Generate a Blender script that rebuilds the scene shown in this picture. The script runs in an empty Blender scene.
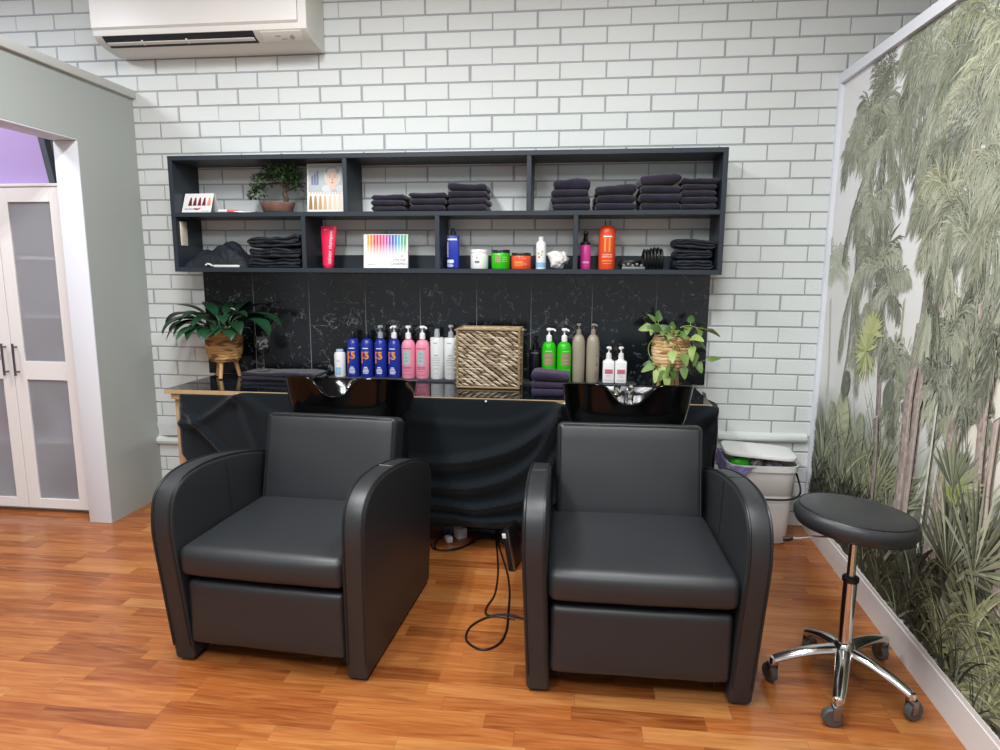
import bpy, bmesh, math, random
from mathutils import Vector, Matrix, noise
random.seed(7)
C = bpy.context.scene.collection
PI = math.pi
def R(d): return math.radians(d)
def lin(h):
    h = h.lstrip('#'); out = []
    for i in (0, 2, 4):
        c = int(h[i:i+2], 16)/255
        out.append(c/12.92 if c <= .04045 else ((c+.055)/1.055)**2.4)
    return (*out, 1)
# ------------------------------------------------------------------ materials
MATS = {}
def mat(name, col, rough=.5, metal=0, spec=.5, bump=None, var=None, coat=0, trans=0, alpha=1, ior=1.45, sheen=0, emit=None):
    """Principled material; bump=(scale, strength), var=(scale, second colour)"""
    if name in MATS: return MATS[name]
    m = bpy.data.materials.new(name); m.use_nodes = True
    nt = m.node_tree; b = nt.nodes['Principled BSDF']
    b.inputs['Base Color'].default_value = lin(col)
    b.inputs['Roughness'].default_value = rough; b.inputs['Metallic'].default_value = metal
    b.inputs['Specular IOR Level'].default_value = spec; b.inputs['Coat Weight'].default_value = coat
    b.inputs['Coat Roughness'].default_value = .08
    b.inputs['Transmission Weight'].default_value = trans; b.inputs['IOR'].default_value = ior
    b.inputs['Alpha'].default_value = alpha; b.inputs['Sheen Weight'].default_value = sheen
    tc = None
    if bump or var:
        tc = nt.nodes.new('ShaderNodeTexCoord')
    if bump:
        n = nt.nodes.new('ShaderNodeTexNoise'); n.inputs['Scale'].default_value = bump[0]; n.inputs['Detail'].default_value = 4
        bp = nt.nodes.new('ShaderNodeBump'); bp.inputs['Strength'].default_value = bump[1]; bp.inputs['Distance'].default_value = .01
        nt.links.new(tc.outputs['Object'], n.inputs['Vector']); nt.links.new(n.outputs['Fac'], bp.inputs['Height'])
        nt.links.new(bp.outputs['Normal'], b.inputs['Normal'])
    if var:
        n = nt.nodes.new('ShaderNodeTexNoise'); n.inputs['Scale'].default_value = var[0]; n.inputs['Detail'].default_value = 3
        mx = nt.nodes.new('ShaderNodeMix'); mx.data_type = 'RGBA'
        mx.inputs['A'].default_value = lin(col); mx.inputs['B'].default_value = lin(var[1])
        nt.links.new(tc.outputs['Object'], n.inputs['Vector'])
        mr = nt.nodes.new('ShaderNodeMapRange'); mr.inputs['From Min'].default_value = .35; mr.inputs['From Max'].default_value = .65
        nt.links.new(n.outputs['Fac'], mr.inputs['Value']); nt.links.new(mr.outputs['Result'], mx.inputs['Factor'])
        nt.links.new(mx.outputs['Result'], b.inputs['Base Color'])
    MATS[name] = m
    return m
def colour_attr_mat(name, rough=.6, spec=.3):
    m = bpy.data.materials.new(name); m.use_nodes = True
    nt = m.node_tree; b = nt.nodes['Principled BSDF']
    a = nt.nodes.new('ShaderNodeVertexColor'); a.layer_name = 'Col'
    nt.links.new(a.outputs['Color'], b.inputs['Base Color'])
    b.inputs['Roughness'].default_value = rough; b.inputs['Specular IOR Level'].default_value = spec
    return m
def nd(nt, t, **kw):
    n = nt.nodes.new(t)
    for k, v in kw.items(): setattr(n, k, v)
    return n
def mth(nt, op, a, b=None):
    n = nt.nodes.new('ShaderNodeMath'); n.operation = op
    for i, v in enumerate((a, b)):
        if v is None: continue
        if isinstance(v, (int, float)): n.inputs[i].default_value = v
        else: nt.links.new(v, n.inputs[i])
    return n.outputs[0]
def ramp(nt, fac, stops):
    r = nt.nodes.new('ShaderNodeValToRGB')
    el = r.color_ramp.elements
    while len(el) < len(stops): el.new(.5)
    for e, (p, c) in zip(el, stops): e.position = p; e.color = lin(c) if isinstance(c, str) else c
    nt.links.new(fac, r.inputs['Fac'])
    return r.outputs['Color']
def floor_mat():
    m = bpy.data.materials.new('laminate_floor'); m.use_nodes = True
    nt = m.node_tree; b = nt.nodes['Principled BSDF']; L = nt.links.new
    tc = nd(nt, 'ShaderNodeTexCoord'); sp = nd(nt, 'ShaderNodeSeparateXYZ'); L(tc.outputs['Object'], sp.inputs[0])
    W = .068
    yy = mth(nt, 'DIVIDE', sp.outputs['Y'], W); row = mth(nt, 'FLOOR', yy)
    wn = nd(nt, 'ShaderNodeTexWhiteNoise', noise_dimensions='1D'); L(row, wn.inputs['W'])
    ln = mth(nt, 'MULTIPLY_ADD', wn.outputs['Value'], .25); nt.nodes[-1].inputs[2].default_value = .34
    xs = mth(nt, 'ADD', mth(nt, 'DIVIDE', sp.outputs['X'], ln), mth(nt, 'MULTIPLY', wn.outputs['Value'], 37.7))
    col = mth(nt, 'FLOOR', xs)
    cv = nd(nt, 'ShaderNodeCombineXYZ'); L(row, cv.inputs[0]); L(col, cv.inputs[1])
    w2 = nd(nt, 'ShaderNodeTexWhiteNoise', noise_dimensions='3D'); L(cv.outputs[0], w2.inputs['Vector'])
    base = ramp(nt, w2.outputs['Value'], [(0, '#6d3317'), (.18, '#8b4923'), (.5, '#9e5b2d'), (.8, '#aa6a38'), (1, '#b67e49')])
    # grain stretched along the strip
    mp = nd(nt, 'ShaderNodeMapping'); mp.inputs['Scale'].default_value = (2.2, 26, 1)
    off = nd(nt, 'ShaderNodeVectorMath', operation='MULTIPLY_ADD'); L(w2.outputs['Color'], off.inputs[0]); off.inputs[1].default_value = (9, 9, 9)
    L(tc.outputs['Object'], mp.inputs['Vector']); L(mp.outputs[0], off.inputs[2])
    gn = nd(nt, 'ShaderNodeTexNoise'); gn.inputs['Scale'].default_value = 1.6; gn.inputs['Detail'].default_value = 5; gn.inputs['Distortion'].default_value = 1.4
    L(off.outputs[0], gn.inputs['Vector'])
    g = ramp(nt, gn.outputs['Fac'], [(.30, '#5f2c13'), (.52, '#a1622e'), (.75, '#bb8850')])
    mx = nd(nt, 'ShaderNodeMix', data_type='RGBA'); mx.inputs['Factor'].default_value = .42; L(base, mx.inputs['A']); L(g, mx.inputs['B'])
    # thin joints
    fy = mth(nt, 'FRACT', yy); fx = mth(nt, 'FRACT', xs)
    jy = mth(nt, 'LESS_THAN', fy, .02); jx = mth(nt, 'LESS_THAN', fx, .004)
    j = mth(nt, 'MAXIMUM', jy, jx)
    mj = nd(nt, 'ShaderNodeMix', data_type='RGBA'); L(mth(nt, 'MULTIPLY', j, .45), mj.inputs['Factor']); L(mx.outputs['Result'], mj.inputs['A']); mj.inputs['B'].default_value = lin('#6d3a1a')
    L(mj.outputs['Result'], b.inputs['Base Color'])
    b.inputs['Roughness'].default_value = .26; b.inputs['Specular IOR Level'].default_value = .5
    return m
def marble_mat(name, rough, dark='#0f1418', vein='#8b9297', amt=1.0):
    m = bpy.data.materials.new(name); m.use_nodes = True
    nt = m.node_tree; b = nt.nodes['Principled BSDF']; L = nt.links.new
    tc = nd(nt, 'ShaderNodeTexCoord')
    def veins(scale, wid, dist, seed):
        mp = nd(nt, 'ShaderNodeMapping'); mp.inputs['Location'].default_value = (seed, seed*.7, seed*1.3); L(tc.outputs['Object'], mp.inputs['Vector'])
        n = nd(nt, 'ShaderNodeTexNoise'); n.inputs['Scale'].default_value = scale; n.inputs['Detail'].default_value = 6; n.inputs['Distortion'].default_value = dist; n.inputs['Roughness'].default_value = .62
        L(mp.outputs[0], n.inputs['Vector'])
        d = mth(nt, 'ABSOLUTE', mth(nt, 'SUBTRACT', n.outputs['Fac'], .5))
        v = mth(nt, 'SUBTRACT', 1, mth(nt, 'MINIMUM', mth(nt, 'DIVIDE', d, wid), 1))
        # broken up
        n2 = nd(nt, 'ShaderNodeTexNoise'); n2.inputs['Scale'].default_value = scale*2.6; n2.inputs['Detail'].default_value = 2; L(mp.outputs[0], n2.inputs['Vector'])
        k = mth(nt, 'GREATER_THAN', n2.outputs['Fac'], .54)
        return mth(nt, 'MULTIPLY', v, k)
    v = mth(nt, 'MAXIMUM', mth(nt, 'MULTIPLY', veins(2.6, .0045, .6, 3.1), .85), mth(nt, 'MULTIPLY', veins(13, .013, .4, 8.4), .42))
    v = mth(nt, 'MULTIPLY', v, amt)
    mx = nd(nt, 'ShaderNodeMix', data_type='RGBA'); L(v, mx.inputs['Factor']); mx.inputs['A'].default_value = lin(dark); mx.inputs['B'].default_value = lin(vein)
    L(mx.outputs['Result'], b.inputs['Base Color']); b.inputs['Roughness'].default_value = rough
    return m
# ------------------------------------------------------------------ mesh builder
class MB:
    def __init__(s): s.v = []; s.f = []; s.mi = []; s.c = []; s.T = None; s.col = None; s.flat = []
    def add(s, vs, fs, mi=0, flat=False):
        b = len(s.v)
        for p in vs:
            p = Vector(p)
            if s.T is not None: p = s.T @ p
            s.v.append(p)
            if s.col is not None: s.c.append(s.col)
        for f in fs:
            s.f.append(tuple(b+i for i in f)); s.mi.append(mi); s.flat.append(flat)
    def box(s, x0, x1, y0, y1, z0, z1, bev=0, seg=2, mi=0, M=None):
        if bev <= 0:
            vs = [(x, y, z) for x in (x0, x1) for y in (y0, y1) for z in (z0, z1)]
            if M is not None: vs = [M @ Vector(v) for v in vs]
            s.add(vs, [(0, 1, 3, 2), (4, 6, 7, 5), (0, 4, 5, 1), (2, 3, 7, 6), (0, 2, 6, 4), (1, 5, 7, 3)], mi); return
        bm = bmesh.new(); bmesh.ops.create_cube(bm, size=1)
        for v in bm.verts: v.co = Vector(((x0+x1)/2+v.co.x*(x1-x0), (y0+y1)/2+v.co.y*(y1-y0), (z0+z1)/2+v.co.z*(z1-z0)))
        bmesh.ops.bevel(bm, geom=list(bm.edges), offset=bev, segments=seg, profile=.5, affect='EDGES')
        s.bm(bm, mi, M)
    def bm(s, bm, mi=0, M=None):
        bm.verts.index_update()
        s.add([(M @ v.co if M is not None else v.co.copy()) for v in bm.verts], [tuple(v.index for v in f.verts) for f in bm.faces], mi); bm.free()
    def loft(s, rings, close=True, cap0=True, cap1=True, mi=0):
        n = len(rings[0]); vs = [p for r in rings for p in r]; fs = []
        for i in range(len(rings)-1):
            for j in range(n if close else n-1):
                k = (j+1) % n
                fs.append((i*n+j, i*n+k, (i+1)*n+k, (i+1)*n+j))
        if cap0: fs.append(tuple(reversed(range(n))))
        if cap1: fs.append(tuple((len(rings)-1)*n+j for j in range(n)))
        s.add(vs, fs, mi)
    def lathe(s, prof, n=24, c=(0, 0, 0), mi=0, sx=1, sy=1, a0=0, a1=2*PI):
        full = abs(a1-a0-2*PI) < 1e-6
        m = n if full else n+1
        rings = [[(c[0]+sx*r*math.cos(a0+(a1-a0)*j/n), c[1]+sy*r*math.sin(a0+(a1-a0)*j/n), c[2]+z) for j in range(m)] for r, z in prof]
        s.loft(rings, full, full and prof[0][0] > 1e-5, full and prof[-1][0] > 1e-5, mi)
    def tube(s, pts, r, n=8, closed=False, mi=0, cap=True, flat=1):
        P = [Vector(p) for p in pts]; N = len(P); rr = r if isinstance(r, (list, tuple)) else [r]*N
        up = None; rings = []
        for i in range(N):
            a = P[(i-1) % N] if (i > 0 or closed) else P[i]; b = P[(i+1) % N] if (i < N-1 or closed) else P[i]
            t = (b-a).normalized() if (b-a).length > 1e-9 else Vector((0, 0, 1))
            if up is None: up = t.orthogonal().normalized()
            up = (up-t*up.dot(t))
            up = up.normalized() if up.length > 1e-6 else t.orthogonal().normalized()
            w = t.cross(up)
            rings.append([P[i]+(up*math.cos(2*PI*j/n)+w*math.sin(2*PI*j/n)*flat)*rr[i] for j in range(n)])
        if closed: rings.append(rings[0])
        s.loft(rings, True, cap and not closed, cap and not closed, mi)
    def prism(s, poly, x0, x1, bev=0, seg=3, mi=0, M=None):
        """polygon in (y, z) extruded along x, all edges of the two end faces rounded"""
        bm = bmesh.new()
        a = [bm.verts.new((x0, y, z)) for y, z in poly]; b = [bm.verts.new((x1, y, z)) for y, z in poly]
        n = len(poly)
        fa = bm.faces.new(list(reversed(a))); fb = bm.faces.new(b)
        for i in range(n): bm.faces.new((a[i], a[(i+1) % n], b[(i+1) % n], b[i]))
        bmesh.ops.recalc_face_normals(bm, faces=bm.faces)
        if bev > 0:
            ed = [e for e in bm.edges if (e.verts[0].co.x == e.verts[1].co.x)]
            bmesh.ops.bevel(bm, geom=ed, offset=bev, segments=seg, profile=.5, affect='EDGES', clamp_overlap=True)
        s.bm(bm, mi, M)
    def grid(s, nu, nv, fn, mi=0):
        vs = [fn(i/(nu-1), j/(nv-1)) for j in range(nv) for i in range(nu)]
        s.add(vs, [(j*nu+i, j*nu+i+1, (j+1)*nu+i+1, (j+1)*nu+i) for j in range(nv-1) for i in range(nu-1)], mi)
    def patch(s, r, a0, a1, z0, z1, n=8, c=(0, 0, 0), mi=0, sy=1, thick=.0006):
        """curved label on a cylinder; angle 0 looks at -y"""
        vs = []; rr = r+thick
        for i in range(n+1):
            a = a0+(a1-a0)*i/n
            for z in (z0, z1): vs.append((c[0]+rr*math.sin(a), c[1]-rr*math.cos(a)*sy, c[2]+z))
        s.add(vs, [(2*i, 2*i+2, 2*i+3, 2*i+1) for i in range(n)], mi)
    def text(s, body, h, fn, mi=0, align='CENTER'):
        cu = bpy.data.curves.new('lettering', 'FONT'); cu.body = body; cu.size = h; cu.align_x = align; cu.align_y = 'CENTER'
        cu.resolution_u = 2
        o = bpy.data.objects.new('lettering', cu); me = bpy.data.meshes.new_from_object(o)
        s.add([fn(v.co.x, v.co.y) for v in me.vertices], [tuple(p.vertices) for p in me.polygons], mi)
        bpy.data.objects.remove(o); bpy.data.curves.remove(cu); bpy.data.meshes.remove(me)
    def build(s, name, mats, parent=None, ang=35, loc=None):
        me = bpy.data.meshes.new(name)
        me.from_pydata([tuple(v) for v in s.v], [], s.f)
        if not isinstance(mats, (list, tuple)): mats = [mats]
        for m in mats: me.materials.append(m)
        me.polygons.foreach_set('material_index', s.mi)
        me.polygons.foreach_set('use_smooth', [ang > 0 and not q for q in s.flat])
        if s.c:
            a = me.color_attributes.new('Col', 'FLOAT_COLOR', 'POINT')
            a.data.foreach_set('color', [x for c in s.c for x in c])
        me.update()
        if ang > 0: me.set_sharp_from_angle(angle=R(ang))
        bm = bmesh.new(); bm.from_mesh(me); 
        if not s.c: bmesh.ops.recalc_face_normals(bm, faces=bm.faces)
        bm.to_mesh(me); bm.free()
        o = bpy.data.objects.new(name, me); C.objects.link(o)
        if parent: o.parent = parent
        if loc: o.location = loc
        return o
def tag(o, label, cat, group=None, kind=None):
    o['label'] = label; o['category'] = cat
    if group: o['group'] = group
    if kind: o['kind'] = kind
    return o
def thing(name, label, cat, loc=(0, 0, 0), rz=0, group=None):
    o = bpy.data.objects.new(name, None); C.objects.link(o); o.location = loc; o.rotation_euler = (0, 0, rz)
    o.empty_display_size = .05
    return tag(o, label, cat, group)
def struct(o): o['kind'] = 'structure'; return o
def spline(pts, n=8, closed=False):
    P = [Vector(p) for p in pts]; out = []; N = len(P)
    for i in range(N if closed else N-1):
        g = lambda k: P[k % N] if closed else P[max(0, min(N-1, k))]
        a, b, c, d = g(i-1), g(i), g(i+1), g(i+2)
        for j in range(n):
            t = j/n
            out.append(.5*((2*b)+(c-a)*t+(2*a-5*b+4*c-d)*t*t+(3*b-a-3*c+d)*t**3))
    if not closed: out.append(P[-1])
    return out
def nz(x, y=0, z=0): return noise.noise(Vector((x, y, z)))
# ------------------------------------------------------------------ palette
white_paint = mat('white_brick_paint', 'd2d8d6', .55, spec=.3, bump=(60, .12))
mortar = mat('mortar', '9da0a5', .9, spec=.1)
wall_paint = mat('partition_paint', 'a6aca8', .6, spec=.25, bump=(25, .03))
trim_white = mat('trim_white', 'd9dde4', .45, spec=.35)
board_white = mat('skirting_board', 'd3cfcc', .4, spec=.4)
ceil_paint = mat('ceiling_paint', 'e2e2de', .8, spec=.1)
leather = mat('black_leather', '212427', .44, spec=.7, bump=(380, .08))
piping_m = mat('leather_piping', '1b1d1f', .4)
black_plastic = mat('black_plastic', '0f1011', .45)
gloss_black = mat('gloss_black_basin', '050506', .13, spec=.32)
chrome = mat('chrome', 'd9d9d9', .12, metal=1)
grey_metal = mat('grey_metal', '8e8f90', .35, metal=1)
shelf_m = mat('dark_shelf_board', '2a323a', .42, spec=.4)
cloth_m = mat('black_cloth', '0f161b', .85, spec=.15, sheen=.15)
towel_m = mat('navy_towel', '201f2a', .95, spec=.1, sheen=.25, bump=(500, .3), var=(14, '282733'))
towel_v = mat('plum_towel', '2b2336', .95, spec=.1, sheen=.2, bump=(500, .3), var=(14, '322940'))
cape_m = mat('black_cape', '1a1f27', .62, spec=.35, bump=(55, .7))
wood_pale = mat('pale_wood', 'b39a76', .55, bump=(40, .05), var=(9, 'a48a64'))
white_pl = mat('white_plastic', 'e6e7e6', .35)
ac_white = mat('aircon_white', 'd9d8d2', .4)
# ================================================================== the setting
def floor():
    b = MB(); b.box(-4.6, 2.8, -6.2, .12, -.06, 0)
    struct(b.build('floor', floor_mat(), ang=0))
floor()
b = MB(); b.box(-4.6, 2.8, -6.2, .12, 3.1, 3.16); struct(b.build('ceiling', ceil_paint, ang=0))
def brick_wall():
    b = MB(); b.box(-4.6, 2.8, .004, .12, 0, 3.1, mi=1)
    ch, bl, gap = .086, .24, .0065
    rnd = random.Random(3)
    for k in range(-4, 33):
        zt = 2.834-.086*k; zb = zt-ch
        if zt < .02 or zb > 3.1: continue
        off = -1.1945 if k % 2 else -1.1945+.12
        j = int((-4.6-off)/bl)-1
        while off+j*bl < 2.75:
            x0 = off+j*bl+gap/2+rnd.uniform(-.003, .003); x1 = off+(j+1)*bl-gap/2+rnd.uniform(-.003, .003)
            z0 = max(zb+gap/2, .002)+rnd.uniform(-.001, .001); z1 = zt-gap/2+rnd.uniform(-.001, .001)
            j += 1
            e = .003; y0 = .0045; yf = rnd.uniform(-.0012, .0006)
            vs = [(x0, y0, z0), (x1, y0, z0), (x1, y0, z1), (x0, y0, z1), (x0+e, yf, z0+e), (x1-e, yf, z0+e), (x1-e, yf, z1-e), (x0+e, yf, z1-e)]
            b.add(vs, [(4, 5, 6, 7), (0, 1, 5, 4), (1, 2, 6, 5), (2, 3, 7, 6), (3, 0, 4, 7)])
    struct(b.build('wall_back', [white_paint, mortar], ang=0))
brick_wall()
# left partition with the wide doorway
b = MB()
b.box(-2.68, -2.55, -.455, 0, 0, 2.365); b.box(-2.68, -2.55, -3.3, -.455, 2.06, 2.365); b.box(-2.68, -2.55, -4.4, -3.3, 0, 2.365)
struct(b.build('wall_left', wall_paint, ang=0))
b = MB(); b.box(-2.70, -2.528, -4.4, -.001, 2.365, 2.408, .003); struct(b.build('trim_1', mat('partition_cap', 'c4c6c1', .5), ang=30))
b = MB(); b.box(-2.683, -2.5495, -.463, -.456, 0, 2.05, .002); b.box(-2.683, -2.5495, -3.3, -.456, 2.051, 2.059, .002)
struct(b.build('trim_2', trim_white, ang=30))
b = MB(); b.box(-4.6, -4.5, -6.2, 0, 0, 3.1); struct(b.build('wall_outer_left', wall_paint, ang=0))
b = MB(); b.box(2.7, 2.8, -6.2, 0, 0, 3.1); struct(b.build('wall_outer_right', wall_paint, ang=0))
# mouldings low on the brick wall
def moulding(name, x0, x1, z, h, d):
    b = MB(); pr = [(0, z-h/2), (-d*.35, z-h/2-.002), (-d*.85, z-h*.3), (-d, z), (-d*.85, z+h*.3), (-d*.4, z+h/2), (0, z+h/2)]
    b.prism(pr, x0, x1); return b
b = moulding('trim_3', .60, 1.268, .507, .05, .03); struct(b.build('trim_3', white_paint))
b = moulding('trim_4', -2.548, -1.95, .362, .05, .034)
b.add([(-2.545, -.02, .475), (-2.42, -.03, .447), (-2.30, -.024, .462), (-1.99, -.028, .455), (-1.99, -.001, .385), (-2.545, -.001, .387), (-2.46, -.034, .40), (-2.30, -.02, .405)],
      [(0, 1, 6, 5), (1, 2, 7, 6), (2, 3, 4, 7), (5, 6, 7, 4)])
struct(b.build('trim_4', white_paint))
# right partition: slightly turned board wall with the printed mural
def xf(s, z):
    t = z/2.39
    return (1-t)*(1.285-.0564*s)+t*(1.287+.005*s)
S1 = 2.75
def slab(b, s0, s1, z0, z1, d0, d1, n=8, mi=0):
    """block on the right partition: s along it from the brick wall, d = depth behind its front face"""
    rings = []; n *= 3; zs = [z0+(z1-z0)*k/12 for k in range(13)]
    for i in range(n+1):
        s = s0+(s1-s0)*i/n
        rings.append([(xf(s, z)+d1, -s, z) for z in zs]+[(xf(s, z)+d0, -s, z) for z in reversed(zs)])
    b.loft(rings, mi=mi)
b = MB(); slab(b, 0, S1, 0, 2.385, .0225, .09, 14); struct(b.build('wall_right', wall_paint, ang=0))
b = MB(); slab(b, 0, S1, 2.342, 2.39, 0, .0215); slab(b, 0, .03, .125, 2.342, 0, .0215, 1); struct(b.build('trim_5', trim_white, ang=0))
b = MB(); slab(b, 0, S1, 0, .108, .0, .0215); slab(b, 0, S1, .108, .124, .004, .0215); struct(b.build('baseboard_right', [board_white], ang=0))

# ------------------------------------------------------------------ mural print
class Mural:
    def __init__(s): s.v = []; s.f = []; s.c = []; s.d = 0
    def layer(s, k=1): s.d += 1.2e-5*k
    def poly(s, pts, col, col2=None):
        q = []
        for a, z in pts: q.append((min(max(a, .031), 2.7), min(max(z, .126), 2.341)))
        ca = sum(p[0] for p in pts)/len(pts); cz = sum(p[1] for p in pts)/len(pts)
        if not (.031 < ca < 2.7 and .126 < cz < 2.341): return
        b = len(s.v)
        for i, (a, z) in enumerate(q):
            s.v.append((xf(a, z)+.0205-s.d, -a, z)); s.c.append(col2 if (col2 and i >= len(q)//2) else col)
        s.f.append(tuple(range(b, b+len(q))))
MU = Mural(); rm = random.Random(11)
def mixc(a, b, t): return tuple(a[i]*(1-t)+b[i]*t for i in range(3))+(1,)
def pick(cols): return mixc(lin(rm.choice(cols)), lin(rm.choice(cols)), rm.random())
GR = ['858c77', '687060', '9ba18b', '4f564a', 'b5b9a8', '767e69', '5d6656']       # misty palm greens
GD = ['474c40', '585e4a', '373b32', '6a6f5a', '7d826a', 'a3a68f']                 # nearer, darker
GY = ['858a5c', '9fa171', '666b48', '4b5035', 'b4b58c']                 # sunlit grass
GP = ['b3b9a4', 'c4c9ba', '9da590', 'a9b09a']                           # far pale
GK = ['2c3026', '383c2e', '454838', '23261f']
def backdrop():
    nu, nv = 90, 80
    for i in range(nu):
        for j in range(nv):
            a0, a1 = .03+2.67*i/nu, .03+2.67*(i+1)/nu; z0, z1 = .126+2.215*j/nv, .126+2.215*(j+1)/nv
            def cc(a, z):
                top = lin('dfe0e1'); mid = lin('d8d9d5'); warm = lin('dad5c4'); low = lin('777a6d'); dk = lin('25281f')
                n = nz(a*3, z*2.2, 1.3)*.5+nz(a*9, z*7, 4.1)*.22
                if z > 1.2: c = mixc(mid, top, min(1, (z-1.2)/.6))
                elif z > .62: c = mixc(low, mid, min(1, max(0, (z-.62)/.22)))
                else: c = mixc(dk, low, max(0, min(1, (z-.28)/.34+n*.7)))
                if .7 < z < 1.5 and a > 1.1: c = mixc(c, warm, min(.75, (a-1.1)*2)*min(1, (z-.7)/.2, (1.5-z)/.3))
                return mixc(c, lin('8d9288'), max(0, min(.35, n*.6)) if z < 1.4 else max(0, min(.08, n*.2)))
            b = len(MU.v)
            for a, z in ((a0, z0), (a1, z0), (a1, z1), (a0, z1)):
                MU.v.append((xf(a, z)+.0205, -a, z)); MU.c.append(cc(a, z))
            MU.f.append((b, b+1, b+2, b+3))
backdrop()
def frond(a, z, ang, ln, droop, cols, leaf=.13, n=34, w=.006, hang=.7, sh=None):
    """feather palm frond: rachis leaves (a, z) at ang, bends down; leaflets hang from it"""
    MU.layer()
    x, y = a, z; t = ang; st = ln/n; base = pick(cols); sh = rm.random() if sh is None else sh
    base = mixc(base, lin('2c3227'), .6*(1-sh)**1.5); base = mixc(base, lin('cfd2bd'), .38*sh**2)
    for i in range(n):
        f = i/n
        dx, dy = math.cos(t), math.sin(t)
        x2, y2 = x+dx*st, y+dy*st
        px, py = -dy, dx
        MU.poly([(x-px*.0025, y-py*.0025), (x+px*.0025, y+py*.0025), (x2+px*.002, y2+py*.002), (x2-px*.002, y2-py*.002)], mixc(base, lin('9a9a78'), .4))
        L = leaf*math.sin(PI*min(1, .12+.83*f))**.7*rm.uniform(.75, 1.15)
        for sd in (-1, 1):
            la = math.atan2(dy, dx)+sd*R(rm.uniform(35, 60))
            lx, ly = math.cos(la), math.sin(la)-hang*rm.uniform(.6, 1.3)
            q = math.hypot(lx, ly); lx /= q; ly /= q
            mx_, my_ = x+lx*L*.5, y+ly*L*.5+.006
            ex, ey = x+lx*L, y+ly*L-.02*hang
            c = mixc(base, pick(cols), rm.uniform(.0, .4)); nx, ny = -ly*w*.5, lx*w*.5
            MU.poly([(x, y), (mx_-nx, my_-ny), (ex, ey), (mx_+nx, my_+ny)], mixc(c, lin('3a4034'), rm.uniform(0, .55)**1.5), mixc(c, lin('dfe1d2'), rm.uniform(0, .65)**1.5))
        x, y = x2, y2; t -= droop*st/ln*(1 if math.cos(t) >= 0 else -1)*(1.6*f+.4)
def crown(a, z, n, ln, cols, spread=(-10, 190), droop=1.9, leaf=.13, hang=.8):
    n = max(6, int(n*.72)); ln *= .9; leaf *= .85
    an = [spread[0]+(spread[1]-spread[0])*(i+.5)/n+rm.uniform(-9, 9) for i in range(n)]
    rm.shuffle(an)
    for q_, d in enumerate(an):
        if 70 < d < 110: d += 25*(1 if d > 90 else -1)*rm.random()
        frond(a+rm.uniform(-.02, .02), z+rm.uniform(-.03, .03), R(d), ln*rm.uniform(.7, 1.15), droop*rm.uniform(.7, 1.2), cols, leaf*rm.uniform(.8, 1.2), 30, .0075, hang, min(1, (q_+rm.random())/n))
def hangmass(a0, a1, z0, z1, n, cols, ln=.4):
    n = int(n*.5); ln *= .85
    for i in range(n):
        a = rm.uniform(a0, a1); z = rm.uniform(z0, z1)
        frond(a, z, R(rm.choice((-70, -85, -95, -110, -60, -120))+rm.uniform(-12, 12)), ln*rm.uniform(.6, 1.2), .3, cols, .10, 26, .0065, .9)
def trunk(pts, w, cols=('9a8d86', 'b5a9a0', '83766f', 'a2968c'), ring=True):
    MU.layer(4)
    P = spline([(a, z, 0) for a, z in pts], 14)
    for i in range(len(P)-1):
        p, q = P[i], P[i+1]
        k = 5
        for m in range(k):
            f0, f1 = m/k-.5, (m+1)/k-.5
            c = mixc(pick(cols), lin('5b524c' if m < 1 else ('cdc3ba' if m == 3 else '978b84')), .35)
            tw = w*.35*(f0)
            MU.poly([(p.x+f0*w, p.y+f0*.02), (p.x+f1*w, p.y+f1*.02), (q.x+f1*w, q.y+f1*.02), (q.x+f0*w, q.y+f0*.02)], c)
        if ring:
            for h in (.15, .65):
                o = p.lerp(q, h); MU.poly([(o.x-.5*w, o.y-.012), (o.x+.5*w, o.y+.010), (o.x+.5*w, o.y+.016), (o.x-.5*w, o.y-.004)], pick(['6b605a', '786c66', 'd0c6bd']))
def blades(a, z, n, ln, cols, spread=(20, 160), w=.012, bend=1.1):
    for i in range(n):
        if i % 6 == 0: MU.layer()
        t = R(rm.uniform(*spread)); L = ln*rm.uniform(.55, 1.15); x, y = a+rm.uniform(-.02, .02), z; c = pick(cols); c2 = pick(cols); m = 7
        sg = -1 if math.cos(t) >= 0 else 1
        for k in range(m):
            f0, f1 = k/m, (k+1)/m
            x2, y2 = x+math.cos(t)*L/m, y+math.sin(t)*L/m
            w0, w1 = w*(1-f0)**.7*.5, w*(1-f1)**.7*.5
            px, py = -math.sin(t), math.cos(t)
            MU.poly([(x-px*w0, y-py*w0), (x+px*w0, y+py*w0), (x2+px*w1, y2+py*w1), (x2-px*w1, y2-py*w1)], mixc(c, c2, f0))
            x, y = x2, y2; t += sg*bend/m*(f0+.4)*rm.uniform(.7, 1.3)
def fanleaf(a, z, r, n, cols, spread, w=.02):
    MU.layer(2)
    for i in range(n):
        t = R(spread[0]+(spread[1]-spread[0])*i/(n-1)+rm.uniform(-3, 3)); L = r*rm.uniform(.8, 1.05); c = pick(cols)
        mx_, my_ = a+math.cos(t)*L*.55, z+math.sin(t)*L*.55; ex, ey = a+math.cos(t)*L, z+math.sin(t)*L-.03*L
        nx, ny = -math.sin(t)*w/2, math.cos(t)*w/2
        MU.poly([(a, z), (mx_-nx, my_-ny), (ex, ey), (mx_+nx, my_+ny)], c, mixc(c, lin('c8caa8'), .25))
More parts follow.
